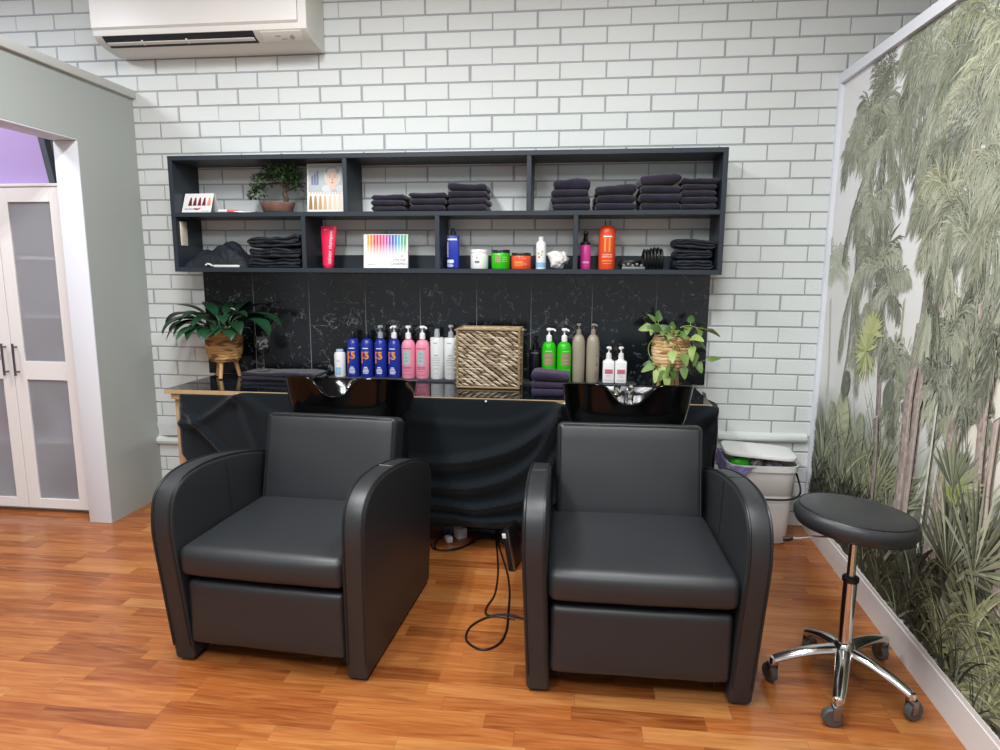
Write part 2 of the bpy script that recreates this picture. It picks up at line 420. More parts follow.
def bigleaf(a, z0, z1, w, lean, cols):
    MU.layer(2); n = 22
    for i in range(n):
        f0, f1 = i/n, (i+1)/n; z, zz = z0+(z1-z0)*f0, z0+(z1-z0)*f1
        w0, w1 = w*math.sin(PI*min(.98, f0*.93+.05))**.6, w*math.sin(PI*min(.98, f1*.93+.05))**.6
        ac, ad = a+lean*f0, a+lean*f1
        for sd in (-1, 1):
            MU.poly([(ac, z), (ac+sd*w0, z+.03), (ad+sd*w1, zz+.03), (ad, zz)], pick(cols))
    MU.layer(); MU.poly([(a-.004, z0-.25), (a+.004, z0-.25), (a+lean+.002, z1), (a+lean-.002, z1)], lin('a4a888'))
# far layer
trunk([(.09, 1.27), (.139, 1.01), (.188, .65)], .022, ('b9b8b2', 'c4c3be'), False)
crown(.06, 1.46, 9, .22, GP, leaf=.09); crown(.16, 1.40, 8, .2, GP, leaf=.09)
crown(1.30, 1.23, 10, .3, GP+GR); crown(1.02, 1.02, 8, .22, GP, leaf=.08)
for a, z in ((.3, .62), (.9, .7), (1.15, .75), (1.5, .8), (.62, .7)): blades(a, z-.25, 26, .5, GP+GR, (55, 125), .014, .5)
# trunks behind the crowns
trunk([(.376, 1.75), (.39, 1.28), (.39, 1.04), (.359, .866), (.35, .6)], .03, ('6d6f66', '83857b', '58594f'))
trunk([(.701, 1.25), (.774, .873), (.789, .746), (.83, .605), (.84, .4)], .042, ('7f746f', '998d87', '5d534e'))
trunk([(1.019, 1.74), (1.131, 1.518), (1.125, 1.30)], .024, ('b3a678', '9c9468'), False)
trunk([(.893, 1.3), (.914, 1.0), (.95, .6)], .014, ('9c9a76', 'adab86'), False)
trunk([(1.055, 1.50), (1.069, 1.287), (1.059, 1.081), (1.047, .926), (1.067, .687), (1.076, .45)], .07)
trunk([(1.158, 1.3), (1.115, 1.143), (1.115, .957), (1.118, .897), (1.126, .696), (1.136, .45)], .055)
trunk([(1.393, 1.3), (1.389, 1.075), (1.38, .961), (1.365, .817), (1.352, .708), (1.338, .45)], .052)
trunk([(1.40, 1.1), (1.397, .964), (1.39, .857), (1.388, .684), (1.375, .45)], .045)
trunk([(1.43, 1.3), (1.404, 1.1), (1.395, .9)], .016, ('b5a468', 'a3955c'), False)
trunk([(1.509, 1.4), (1.524, 1.081), (1.524, 1.006), (1.545, .803), (1.568, .65), (1.58, .4)], .042)
trunk([(1.595, .97), (1.605, .757), (1.623, .608), (1.63, .245)], .03, ('a89b92', 'b9aca2'))
trunk([(1.74, 1.4), (1.73, .9), (1.75, .3)], .06); trunk([(2.1, 2.0), (2.08, 1.0), (2.12, .2)], .07); trunk([(1.69, .45), (1.71, .15)], .024, ('b59d90', 'a58d80'))
MU.layer(3)
trunk([(1.295, .95), (1.297, .708), (1.298, .45)], .014, ('d9d8d3', 'e3e3df'), False)
trunk([(1.245, .98), (1.258, .715), (1.26, .42)], .012, ('9d9a6e', '8b8860'), False)
# first tall palm: narrow pointed column of hanging fronds
for d in (92, 80, 102, 86, 97): frond(.46, 1.96, R(d), .40, .12, GR+GD, .085, 40, .006, .45)
crown(.42, 2.06, 14, .34, GR, leaf=.13); crown(.28, 1.98, 11, .30, GR, leaf=.12); crown(.58, 1.96, 12, .34, GR, leaf=.12)
hangmass(.30, .68, 1.55, 2.0, 22, GR+GD, .42); crown(.5, 1.66, 10, .26, GR); hangmass(.42, .70, 1.25, 1.6, 18, GR+GD, .36)
crown(.62, 1.42, 12, .32, GR+GD); hangmass(.30, .42, 1.2, 1.7, 7, GR, .4); crown(.74, 1.32, 9, .22, GR, leaf=.09); hangmass(.66, .76, 1.1, 1.2, 5, GR+GD, .2)
# second, the large crown near the top
crown(1.02, 2.26, 18, .46, GR+GP, leaf=.16); hangmass(.86, 1.06, 1.95, 2.3, 18, GR+GD, .42); crown(.92, 2.16, 12, .36, GR, leaf=.14)
hangmass(.92, 1.05, 1.7, 2.0, 12, GR+GD, .36); crown(1.10, 2.05, 12, .36, GR+GD, leaf=.14)
# third
crown(1.30, 2.12, 16, .42, GR+GY, leaf=.15); crown(1.27, 1.88, 14, .38, GR+GD, leaf=.14); hangmass(1.2, 1.5, 1.6, 2.1, 22, GR+GD, .4)
crown(1.48, 1.98, 14, .4, GY+GD, leaf=.14); crown(1.62, 2.15, 14, .42, GY+GR, leaf=.15)
# fourth
crown(1.15, 1.63, 16, .36, GR+GD+GY, leaf=.13); crown(1.32, 1.50, 13, .33, GR+GD); hangmass(1.02, 1.25, 1.4, 1.6, 10, GD+GR, .24)
hangmass(1.30, 1.46, 1.3, 1.55, 10, GD+GR, .24); crown(1.50, 1.62, 13, .36, GD+GR+GY); hangmass(1.5, 1.65, 1.35, 1.6, 9, GD+GR, .26)
crown(1.75, 1.75, 13, .4, GD+GR+GY); hangmass(1.6, 2.6, 1.2, 2.2, 40, GD+GR, .45); crown(2.1, 2.1, 14, .5, GR+GY); crown(2.45, 1.9, 14, .5, GR+GD)
# smaller palms at mid height
fanleaf(.60, 1.06, .15, 24, ['a6ac70', '8f9a58', 'c0c392'], (20, 340)); fanleaf(.63, 1.14, .13, 18, ['a6ac70', 'b9bd86'], (0, 180))
crown(.90, 1.04, 11, .17, GD, leaf=.08); hangmass(.86, .95, .85, 1.0, 6, GD, .18)
crown(1.235, 1.17, 13, .22, GD+GR, leaf=.09); hangmass(1.2, 1.28, .98, 1.15, 8, GD+GR, .2); crown(.98, .93, 8, .13, GD, leaf=.06)
crown(1.47, .96, 8, .14, GD, leaf=.07); crown(1.60, 1.12, 10, .2, GD, leaf=.08); crown(1.31, .90, 7, .11, GR+GY, leaf=.06)
bigleaf(.44, .56, .82, .085, -.05, ['a7ab8b', 'b4b899', '9aa07f']); bigleaf(.60, .5, .76, .06, .03, ['8a917a', '99a08a']); bigleaf(.30, .55, .74, .06, -.04, ['9aa089', '8a917c'])
bigleaf(.40, .78, .92, .05, .02, ['6c7163', '5c6154']); bigleaf(.86, .82, .95, .05, .02, ['70756a', '646a5e'])
# undergrowth, darker and nearer towards the floor
for i in range(14): blades(.08+.06*i+rm.uniform(-.02, .02), rm.uniform(.3, .45), 13, .3, GD+GR, (35, 145), .012, .9)
for a, z in ((.697, .40), (.99, .42), (.85, .46), (.2, .42), (.45, .40)): blades(a, z, 40, .36, GR+GD+GY, (40, 140), .014, .7)
for i in range(110): blades(rm.uniform(.05, 2.6), rm.uniform(.08, .36), 7, .22, GD+GK*4, (25, 155), .014, 1.1)
trunk([(1.064, 1.22), (1.059, 1.081), (1.047, .926), (1.067, .687), (1.076, .36)], .066)
trunk([(1.125, 1.16), (1.115, .957), (1.118, .897), (1.126, .696), (1.136, .36)], .05)
trunk([(1.386, 1.10), (1.38, .961), (1.365, .817), (1.352, .708), (1.33, .40)], .05)
trunk([(1.412, 1.02), (1.40, .857), (1.388, .684), (1.375, .40)], .042)
trunk([(1.520, 1.16), (1.524, 1.006), (1.545, .803), (1.568, .65), (1.58, .36)], .042)
trunk([(1.595, .97), (1.605, .757), (1.623, .608), (1.63, .245)], .03, ('a89b92', 'b9aca2'))
trunk([(.789, .80), (.83, .605), (.835, .42)], .040, ('7f746f', '998d87', '5d534e'))
trunk([(1.74, 1.3), (1.73, .9), (1.75, .3)], .06); trunk([(2.1, 1.4), (2.08, 1.0), (2.12, .2)], .07); trunk([(1.69, .45), (1.71, .15)], .024, ('b59d90', 'a58d80'))
trunk([(1.255, .95), (1.262, .708), (1.268, .40)], .013, ('d9d8d3', 'e3e3df'), False)
hangmass(1.02, 1.16, 1.2, 1.3, 12, GD+GR, .22); hangmass(1.34, 1.44, 1.08, 1.18, 10, GD+GR, .2); hangmass(1.48, 1.56, 1.15, 1.25, 8, GD, .2); crown(1.235, 1.02, 9, .15, GD+GR, leaf=.07)
fanleaf(1.43, .70, .2, 26, GD+['5e6a45'], (-20, 150), .02); blades(1.44, .66, 12, .14, ['7f8c4e', '98a35c'], (30, 150), .014, .6)
for i in range(150): blades(rm.uniform(.4, 2.6), rm.uniform(.06, .34), 8, .22, GK*5+GD, (30, 150), .018, 1.2)
fanleaf(1.48, .44, .34, 22, GK+GD, (15, 165), .016); fanleaf(1.62, .50, .36, 20, GK+GD, (10, 150), .016); bigleaf(1.50, .2, .48, .05, .05, GK+GD)
for a, z in ((1.58, .2), (1.66, .18), (1.72, .26), (1.80, .16), (1.66, .34), (1.86, .3), (1.95, .2), (1.76, .12), (1.48, .17), (1.62, .10)):
    blades(a, z, 26, .27, GY+GD, (25, 155), .011, 1.5)
for i in range(30): blades(rm.uniform(.1, 2.5), rm.uniform(.08, .2), 9, .2, GD+GK*3, (30, 150), .010, 1.3)
def finish_mural():
    me = bpy.data.meshes.new('wall_mural'); me.from_pydata(MU.v, [], MU.f)
    me.materials.append(colour_attr_mat('mural_print', .55, .25))
    a = me.color_attributes.new('Col', 'FLOAT_COLOR', 'POINT'); a.data.foreach_set('color', [x for c in MU.c for x in c])
    o = bpy.data.objects.new('palm_mural', me); C.objects.link(o)
    tag(o, 'printed mural of misty jungle palms covering the framed right wall', 'mural')
finish_mural()

# ================================================================== air conditioner
def aircon():
    t = thing('air_conditioner', 'white split-system air conditioner mounted high on the brick wall', 'air conditioner', (-1.99, 0, 2.575))
    w = .592
    b = MB(); pr = [(-.001, 0), (-.07, -.002), (-.15, .008), (-.205, .024), (-.236, .048), (-.24, .075), (-.24, .29), (-.22, .31), (-.001, .31)]
    b.prism(pr, -w, w, .006); b.build('body', ac_white, t)
    b = MB(); b.prism([(-.241, .075), (-.252, .085), (-.254, .29), (-.241, .30)], -w+.004, w-.045, .002); b.build('front_panel', mat('aircon_panel', 'dededa', .35), t)
    b = MB(); b.prism([(-.2375, .0455), (-.206, .0215), (-.165, .0085), (-.160, .014), (-.2, .045)], -w+.05, .30, .001)
    v = b.build('outlet', mat('outlet_dark', '23262b', .6), t)
    for yy, zz in ((-.196, .021),):
        b = MB(); M = Matrix.Translation((0, yy, zz)) @ Matrix.Rotation(R(-20), 4, 'X')
        b.box(-w+.055, .292, -.012, .012, -.005, .003, .002, M=M)
        for x in (-.33, -.08): b.box(x-.004, x+.004, -.02, .012, -.008, .006, .001, M=M)
        b.build('louvre', ac_white, v)
    b = MB(); M = Matrix.Translation((.445, -.207, .022)) @ Matrix.Rotation(R(-36), 4, 'X')
    b.box(-.11, .11, -.03, .03, -.0018, .004, .001, M=M); d = b.build('display', mat('aircon_display', 'cfcdc6', .4), t)
    b = MB(); b.lathe([(.012, -.003), (.012, 0)], 14, c=(0, 0, 0)); b.T = None
    m2 = MB(); m2.T = Matrix.Translation((.50, -.205, .0185)) @ Matrix.Rotation(R(-36), 4, 'X')
    m2.lathe([(.013, -.0022), (.013, 0)], 14); m2.box(-.09, -.06, -.012, -.008, -.0022, 0); m2.box(-.06, -.03, .006, .01, -.0022, 0); m2.build('receiver', mat('display_marks', '9a978f', .5), d)
aircon()

# ================================================================== wall shelf
SX0, SX1, SZ0, SZ1, SD = -2.203, .719, 1.391, 2.005, .25
ZB, ZM = 1.415, 1.710
def wall_shelf():
    t = thing('display_shelf', 'long dark open wall shelf of two rows above the bench', 'shelf', (0, 0, 0))
    T = .024
    def bd(n, *a): b = MB(); b.box(*a, bev=.0012, seg=1); return b.build(n, shelf_m, t)
    bd('top_board', SX0, SX1, -SD, -.001, SZ1-T, SZ1); bd('bottom_board', SX0, SX1, -SD, -.001, SZ0, ZB)
    bd('side_board', SX0, SX0+T, -SD, -.001, ZB, SZ1-T); bd('side_board', SX1-T, SX1, -SD, -.001, ZB, SZ1-T)
    bd('middle_board', SX0+T, SX1-T, -SD+.002, -.001, ZM-T, ZM)
    for x in (-1.219, -.253): bd('divider', x-T/2, x+T/2, -SD+.002, -.001, ZM, SZ1-T)
    for x in (-1.456, -.729, -.012): bd('divider', x-T/2, x+T/2, -SD+.002, -.001, ZB, ZM-T)
    bd('back_rail', SX0+T, SX1-T, -.016, -.001, ZB, ZB+.075)
    b = MB(); b.box(SX0+T, SX0+T+.006, -.215, -.155, 1.535, 1.665, .002)
    k = b.build('price_card', mat('cream_card', 'd6d3bd', .6), t)
    b = MB()
    b.box(SX0+T+.006, SX0+T+.007, -.19, -.175, 1.654, 1.658)
    for i in range(7): b.box(SX0+T+.006, SX0+T+.0066, -.205, -.165-.006*(i % 3), 1.637-.013*i, 1.639-.013*i)
    b.build('lettering', mat('grey_ink', '8f8c7d', .6), k)
wall_shelf()

ZB += .001; ZM += .001
# ================================================================== bench with splashback
BZ = .79; BX0, BX1, BY = -2.112, .645, -.555
def splashback():
    b = MB(); xs = [-2.185, -1.88, -1.54, -1.203, -.882, -.557, -.25, .087, .433, .712]
    for a, c in zip(xs, xs[1:]): b.box(a+.0012, c-.0012, -.012, -.002, BZ+.001, 1.3895, .0008, 1)
    b.box(-2.18, .71, -.0112, -.0015, BZ+.001, 1.389, mi=1)
    o = b.build('splashback', [marble_mat('black_marble', .16), mat('grey_grout', '8a8d90', .8)], ang=30)
    tag(o, 'black veined marble tile splashback between the bench and the wall shelf', 'splashback')
splashback()
def bench():
    t = thing('bench', 'long bench with glossy black top and pale wood edge along the brick wall', 'bench', (0, 0, 0))
    b = MB(); b.box(BX0, BX1, BY, -.0135, BZ-.018, BZ, .001, 1); b.build('benchtop', marble_mat('black_marble_top', .045, '0e1317', '6d747a', .5), t)
    b = MB(); b.box(BX0, BX1, BY-.004, BY-.0005, BZ-.022, BZ-.001, .0008, 1); b.build('edge_strip', wood_pale, t)
    b = MB(); b.box(-1.40, .33, -.122, -.0135, BZ, BZ+.012, .001, 1); b.build('ledge', mat('grey_ledge', '43474b', .35), t)
    for x in (-2.06, -1.0, .60):
        for y in (-.50, -.08):
            b = MB(); b.box(x-.02, x+.02, y-.02, y+.02, 0, BZ-.055, .002, 1); b.build('leg', wood_pale, t)
    b = MB(); b.box(BX0+.03, BX1-.03, BY+.01, -.03, BZ-.054, BZ-.0185); b.build('apron', wood_pale, t)
bench()
def drape():
    x0, x1 = -2.025, .666
    pins = [-2.045, -1.70, -.425, -.045, .675]
    folds = [  # (points of the fold line (x, z), depth, width)
        ([(-2.05, .62), (-1.9, .64), (-1.70, .785)], .022, .02), ([(-2.0, .70), (-1.8, .5), (-1.62, .3)], .02, .022), ([(-1.95, .66), (-1.75, .42), (-1.6, .2)], .015, .016),
        ([(-1.70, .78), (-1.45, .64), (-1.1, .6)], .022, .03), ([(-1.7, .78), (-1.6, .5), (-1.55, .2)], .015, .03),
        ([(-1.1, .50), (-.70, .46), (-.36, .52), (-.15, .64), (-.045, .785)], .045, .035), ([(-1.1, .40), (-.7, .34), (-.42, .36), (-.2, .48), (-.05, .74)], .035, .03),
        ([(-1.1, .33), (-.62, .245), (-.40, .25), (-.18, .34), (-.04, .6)], .035, .025), ([(-1.0, .22), (-.6, .18), (-.38, .17), (-.15, .22), (0, .4)], .03, .022),
        ([(-1.0, .70), (-.6, .655), (-.3, .67), (-.06, .78)], .012, .03),
        ([(-.045, .785), (.1, .6), (.3, .52), (.675, .78)], .03, .03), ([(.1, .5), (.3, .36), (.55, .45), (.68, .7)], .03, .03), ([(.66, .78), (.69, .6), (.66, .3)], .03, .04)]
    F = []
    for pts, d, w in folds: F.append(([(p.x, p.y) for p in spline([(a, c, 0) for a, c in pts], 14)], d, w))
    def fz(P, x):
        for (a, za), (c, zc) in zip(P, P[1:]):
            lo, hi = min(a, c), max(a, c)
            if lo <= x <= hi and hi-lo > 1e-6: return za+(zc-za)*(x-a)/(c-a)
        return None
    def bottom(x):
        z = .145+.03*math.sin(x*3.1+.5)+.015*math.sin(x*9)
        if x < -1.86: z += (-1.86-x)/.19*.27
        if x < -1.5: z += .05
        if x > .45: z += (x-.45)*.9
        return z
    def segd(P, x, z):
        bd, bz = 9, 0
        for (a, c), (e, g) in zip(P[::3], P[3::3]):
            t = max(0, min(1, ((x-a)*(e-a)+(z-c)*(g-c))/max(1e-9, (e-a)**2+(g-c)**2)))
            q = math.hypot(x-a-t*(e-a), z-c-t*(g-c))
            if q < bd: bd, bz = q, c+t*(g-c)
        return bd, bz
    def fn(u, v):
        x = x0+(x1-x0)*u; zb = bottom(x); top = BZ-.0235+.019*min(1, max(0, (x+1.74)/.05))
        z = top+(zb-top)*v
        y = BY-.008-.012*v
        for P, d, w in F:
            # distance to the fold polyline, folds fall away more softly below than above
            ds, zc = segd(P, x, z); k = (math.tanh((zc-z)/w*2)+1)/2; ww = w*(.6+.5*k)
            y -= d*math.exp(-(ds/ww)**2)
        y -= .006*math.sin(x*26+z*4)*v+.01*nz(x*3, z*4, 2)*min(1, v*4)
        if x > .55: y += (x-.55)*.15
        y = min(y, BY-.0055)
        return (x+.02*v*math.sin(z*9)*(.3 if u < .97 else 1), y, z)
    b = MB(); b.grid(190, 64, fn)
    # side return round the right end of the bench
    b.grid(12, 24, lambda u, v: (.666+.014*math.sin(v*5)*min(1, u*5+.1)+.012*math.sin(u*9), BY-.01+u*.40, BZ-.008+(.28+.1*u-BZ)*v))
    o = b.build('drape', cloth_m); md = o.modifiers.new('thickness', 'SOLIDIFY'); md.thickness = .002; md.offset = 0
    tag(o, 'black cloth pinned in sagging swags along the front of the bench', 'cloth')
drape()
for i, (x, lab) in enumerate(((-1.70, 'small pale pin holding the black cloth below the left potted plant'), (-.425, 'small pale pin holding the black cloth below the woven basket'), (-.045, 'small pale pin holding the black cloth below the plum towels'))):
    b = MB(); b.T = Matrix.Translation((x, BY-.016, BZ-.012)) @ Matrix.Rotation(R(90), 4, 'X'); b.lathe([(.0015, -.008), (.0015, .002), (.005, .003), (.005, .006), (.002, .008)], 10)
    tag(b.build('push_pin', white_pl), lab, 'pin')

# ================================================================== backwash chairs
ARM = [(.0, .014), (-.012, .12), (-.030, .30), (-.046, .46), (-.048, .54), (-.036, .61), (-.006, .654), (.05, .684), (.13, .696), (.23, .694), (.36, .678), (.50, .650), (.62, .614), (.705, .575), (.738, .54), (.748, .49), (.750, .30), (.750, .014)]
def chair(loc, rz, label):
    t = thing('backwash_chair', label, 'salon chair', loc, rz, 'backwash chairs')
    hw, aw = .3685, .080
    poly = [(p.x, p.y) for p in spline([(y, z, 0) for y, z in ARM], 5)]
    for s in (-1, 1):
        xa, xb = sorted((s*hw, s*(hw-aw)))
        fl = lambda b: [v.__setitem__(0, v.x+s*.018*min(1, v.z/.5)) for v in b.v]
        b = MB(); b.prism(poly, xa, xb, .016, 4); fl(b); a = b.build('armrest', leather, t, 40)
        b = MB()
        k0, k1 = 3, len(poly)-10
        for x in (xa+.008, xb-.008):
            b.tube([(x, y-.0005, z+.0) for y, z in poly[k0:k1]], .0042, 6)
        iy = min(range(len(poly)), key=lambda i: abs(poly[i][0]-.27) if poly[i][1] > .6 else 9)
        y, z = poly[iy]; xi = -s
        inner = s*(hw-aw); outer = s*hw
        b.tube([(outer-s*.012, y, z-.002), (inner+s*.014, y, z+.001), (inner-s*.0005, y+.003, z-.02), (inner-s*.0005, y+.012, z-.12), (inner-s*.0005, y+.02, .46)], .003, 6)
        fl(b); b.build('piping', piping_m, a)
        for yy in (.05, .68):
            b = MB(); b.box(s*(hw-aw/2)-.03, s*(hw-aw/2)+.03, yy-.03, yy+.03, 0, .016, .003); b.build('foot', black_plastic, a)
    sw = hw-aw-.001
    def cushion(n, y0, y1, z0, z1, bev, bulge, M=None, par=t, sw=sw):
        bm = bmesh.new(); bmesh.ops.create_cube(bm, size=1)
        for v in bm.verts: v.co = Vector((v.co.x*2*sw, (y0+y1)/2+v.co.y*(y1-y0), (z0+z1)/2+v.co.z*(z1-z0)))
        bmesh.ops.bevel(bm, geom=list(bm.edges), offset=bev, segments=4, profile=.5, affect='EDGES')
        bmesh.ops.subdivide_edges(bm, edges=[e for e in bm.edges if e.calc_length() > .08], cuts=7, use_grid_fill=True)
        cy, cz = (y0+y1)/2, (z0+z1)/2
        for v in bm.verts:
            fx = max(0, 1-(v.co.x/sw)**2); fy = max(0, 1-((v.co.y-cy)/(y1-y0)*2)**2); fz = max(0, 1-((v.co.z-cz)/(z1-z0)*2)**2)
            d = bulge*(.75+.25*nz(v.co.x*7, v.co.y*7+3, v.co.z*7))
            v.co.z += (1 if v.co.z > cz else -.3)*d*fx**.5*fy**.5*(1 if (z1-z0) < (y1-y0) else .3)
            v.co.y += (-1 if v.co.y < cy else .2)*d*fx**.5*fz**.5
            v.co += Vector((0, nz(v.co.x*14, v.co.z*14, 5)*.0016, nz(v.co.x*12, v.co.y*12, 9)*.0018))
        b = MB(); b.bm(bm, 0, M); return b.build(n, leather, par, 60)
    seat = cushion('seat', -.034, .63, .345, .452, .03, .018, sw=.304)
    ft = cushion('footrest', -.012, .085, .082, .322, .022, .012, sw=.293)
    M = Matrix.Translation((0, .56, .435)) @ Matrix.Rotation(R(-13.5), 4, 'X')
    back = cushion('backrest', -.075, .05, -.03, .362, .026, .010, M, sw=.288); sw = .288
    b = MB()
    for (x, z) in ((-.235, .0), (.235, 0)): b.tube([(x, .15, .33), (x, .5, .43)], .003, 5)
    for dx in (-sw+.012, sw-.012): b.tube([M @ Vector((dx, -.078, z)) for z in (-.02, .1, .2, .3, .345)], .003, 6)
    b.tube([M @ Vector((x, -.078, .354)) for x in (-sw+.02, -.1, .1, sw-.02)], .003, 6)
    b.build('piping', piping_m, back)
    b = MB(); b.box(-sw, sw, .22, .72, .06, .335, .004); b.box(-sw, sw, .56, .74, .33, .44, .004); b.build('base_box', mat('black_board', '101112', .7), t)
    for s in (-1, 1):
        b = MB(); b.box(s*.235-.03, s*.235+.03, .07, .20, .028, .052, .003); b.box(s*.262-.006, s*.262+.006, .06, .24, .028, .12, .002)
        b.tube([(s*.25, .09, .045), (s*.25, .16, .16), (s*.25, .12, .2)], .008, 8)
        b.build('footrest_bracket', black_plastic, t)
    # basin stand and tilted bowl
    b = MB(); b.box(-.21, .21, .755, .97, .0, .70, .012); b.box(-.17, .17, .70, .93, .60, .775, .012); b.build('basin_stand', black_plastic, t)
    N = 144
    def sup(th, ax, ay, e):
        c, s = math.cos(th), math.sin(th)
        return ax*math.copysign(abs(c)**(2/e), c), ay*math.copysign(abs(s)**(2/e), s)
    yc = .815
    def rim(x, y):
        z = .957-.075*(y-.61)/.41
        if y < yc: z -= .085*math.exp(-(abs(x)/.078)**3)*min(1, (yc-y)/.14)
        return z
    spec = [(.21, .14, 0), (.238, .18, .0), (.250, .192, .22), (.261, .201, .55), (.270, .208, .93), (.274, .211, .985), (.271, .209, 1.0), (.254, .198, 1.0), (.248, .192, .96), (.235, .18, .7), (.20, .155, .3), (.14, .11, .12), (.03, .025, .08)]
    dense = [(2*PI*k/4000, *sup(2*PI*k/4000, .262, .204, 4.2)) for k in range(4001)]; acc = [0]
    for p, q in zip(dense, dense[1:]): acc.append(acc[-1]+math.hypot(q[1]-p[1], q[2]-p[2]))
    TH = []; k = 0
    for j in range(N):
        while acc[k] < acc[-1]*j/N: k += 1
        TH.append(dense[k][0])
    rings = []
    for i, (ax, ay, f) in enumerate(spec):
        ring = []
        for j in range(N):
            th = TH[j]
            x, y = sup(th, ax, ay, 4.2 if i < 9 else 3.0); y += yc
            xr, yr = sup(th, .262, .204, 4.2); rz_ = rim(xr, yr+yc)
            ring.append((x, y, .765+(rz_-.765)*f))
        rings.append(ring)
    b = MB(); b.loft(rings); bowl = b.build('basin', gloss_black, t, 50)
    # mixer tap and hand spray at the back of the bowl
    b = MB(); b.lathe([(.026, 0), (.026, .012), (.02, .016), (.02, .075), (.016, .082), (0, .084)], 20, c=(.03, .945, .80))
    b.tube([(.03, .945, .868), (.03, .905, .892), (.03, .872, .903)], [.009, .008, .007], 8); b.tube([(.03, .94, .84), (.028, .90, .85), (.027, .86, .835)], .011, 10)
    tap = b.build('mixer_tap', chrome, bowl)
    b = MB(); b.lathe([(.018, 0), (.018, .01), (.013, .014), (.013, .03)], 16, c=(-.03, .945, .80))
    b.tube(spline([(-.03, .945, .82), (-.032, .94, .86), (-.034, .905, .895), (-.036, .868, .885), (-.037, .85, .862)], 6), [.0095]*19+[.010]*3+[.013]*2+[.014], 10)
    b.build('hand_spray', chrome, bowl)
    b = MB(); b.lathe([(.022, 0), (.022, .003), (.014, .004), (.012, -.002), (0, -.002)], 18, c=(0, yc, .7765)); b.build('waste', chrome, bowl)
    return t
chair((-1.046, -1.645, 0), R(-3.3), 'black leather backwash chair with basin, nearer the white doorway on the left')
chair((.231, -1.64, 0), R(.8), 'black leather backwash chair with basin, next to the wheeled stool')

# ================================================================== wheeled stool
def stool():
    t = thing('rolling_stool', 'round black padded stool on a chrome five-star base with castors', 'stool', (.929, -1.484, 0), 0)
    M = Matrix.Translation((-.004, 0, .600)) @ Matrix.Rotation(R(4.5), 4, 'Y') @ Matrix.Rotation(R(-1), 4, 'X')
    b = MB(); b.T = M
    b.lathe([(0, -.034), (.155, -.034), (.176, -.026), (.186, -.006), (.187, .010), (.180, .026), (.165, .035), (.10, .041), (0, .043)], 56)
    st = b.build('seat', mat('stool_vinyl', '2a2c2e', .38, bump=(300, .06)), t, 60)
    b = MB(); b.T = M; b.tube([(.173*math.cos(a), .173*math.sin(a), .0315) for a in [2*PI*i/56 for i in range(56)]], .0022, 6, True); b.build('piping', piping_m, st)
    b = MB(); b.T = M; b.lathe([(.07, -.045), (.07, -.036)], 4, c=(0, 0, 0)); b.box(-.045, .045, -.045, .045, -.062, -.036, .004); b.build('seat_plate', black_plastic, t)
    b = MB(); b.tube([(-.02, .01, .535), (-.12, .02, .528), (-.185, .03, .515)], .004, 8); lv = b.build('lever', chrome, t)
    b = MB(); b.tube([(-.183, .029, .515), (-.196, .031, .512), (-.214, .034, .508)], [.005, .009, .008], 10); b.build('lever_knob', black_plastic, lv)
    b = MB(); b.lathe([(.0135, .36), (.0135, .556)], 18); b.build('gas_lift', chrome, t)
    b = MB(); b.lathe([(.0215, .13), (.0215, .39)], 20); col = b.build('column', chrome, t)
    b = MB(); b.lathe([(.0225, .385), (.026, .388), (.026, .402), (.018, .408), (.0145, .408)], 20); b.build('collar', black_plastic, col)
    b = MB(); b.lathe([(.022, .105), (.034, .112), (.036, .15), (.028, .168), (.022, .172)], 20); b.build('hub', chrome, t)
    ends = ((-.094, -.215), (.156, -.157), (-.235, -.002), (.223, .186), (-.048, .203))
    for x, y in ends:
        L = math.hypot(x, y)*.96; a = math.atan2(y, x)
        d = Vector((math.cos(a), math.sin(a), 0)); sd = Vector((-d.y, d.x, 0))
        rings = []
        for f in [i/10 for i in range(11)]:
            r = .022+(L-.022)*f; zc = .140-.052*f**1.7; w = .026-.008*f; h = .018-.0045*f
            rings.append([d*r+sd*(w*math.cos(q))+Vector((0, 0, zc+h*math.sin(q))) for q in [2*PI*k/12 for k in range(12)]])
        b = MB(); b.loft(rings); b.lathe([(.0, -.008), (.012, -.008), (.013, .004), (.011, .012), (0, .014)], 14, c=(d.x*L, d.y*L, .083)); lg = b.build('leg', chrome, t)
        ca = a+R(70*(1 if x > 0 else -1)); wd = Vector((math.cos(ca), math.sin(ca), 0)); wx = Vector((-wd.y, wd.x, 0))
        o = Vector((d.x*L, d.y*L, 0)); wc = o+wd*.014+Vector((0, 0, .0317))
        T = Matrix((( wx.x, wd.x, 0, wc.x), (wx.y, wd.y, 0, wc.y), (0, 0, 1, wc.z), (0, 0, 0, 1)))
        b = MB(); b.T = T
        pr = []
        for k in range(21):
            q = PI*1.02*k/20-.1; pr.append((-.004+.031*math.cos(q), .004+.031*math.sin(q)))
        for s in (-1, 1): b.box(s*.0148-.0014, s*.0148+.0014, -.020, .002, -.004, .040, .001)
        b.box(-.0148, .0148, -.024, .004, .0345, .042, .002); b.lathe([(.007, .036), (.007, .062)], 10, c=(0, -.014, 0))
        ck = b.build('caster', grey_metal, lg)
        b = MB(); b.T = T @ Matrix.Rotation(R(90), 4, 'Y')
        b.lathe([(.009, -.0125), (.027, -.0125), (.0315, -.008), (.0315, .008), (.027, .0125), (.009, .0125)], 24); b.build('wheel', mat('caster_rubber', '4b4a4a', .5), lg)
stool()

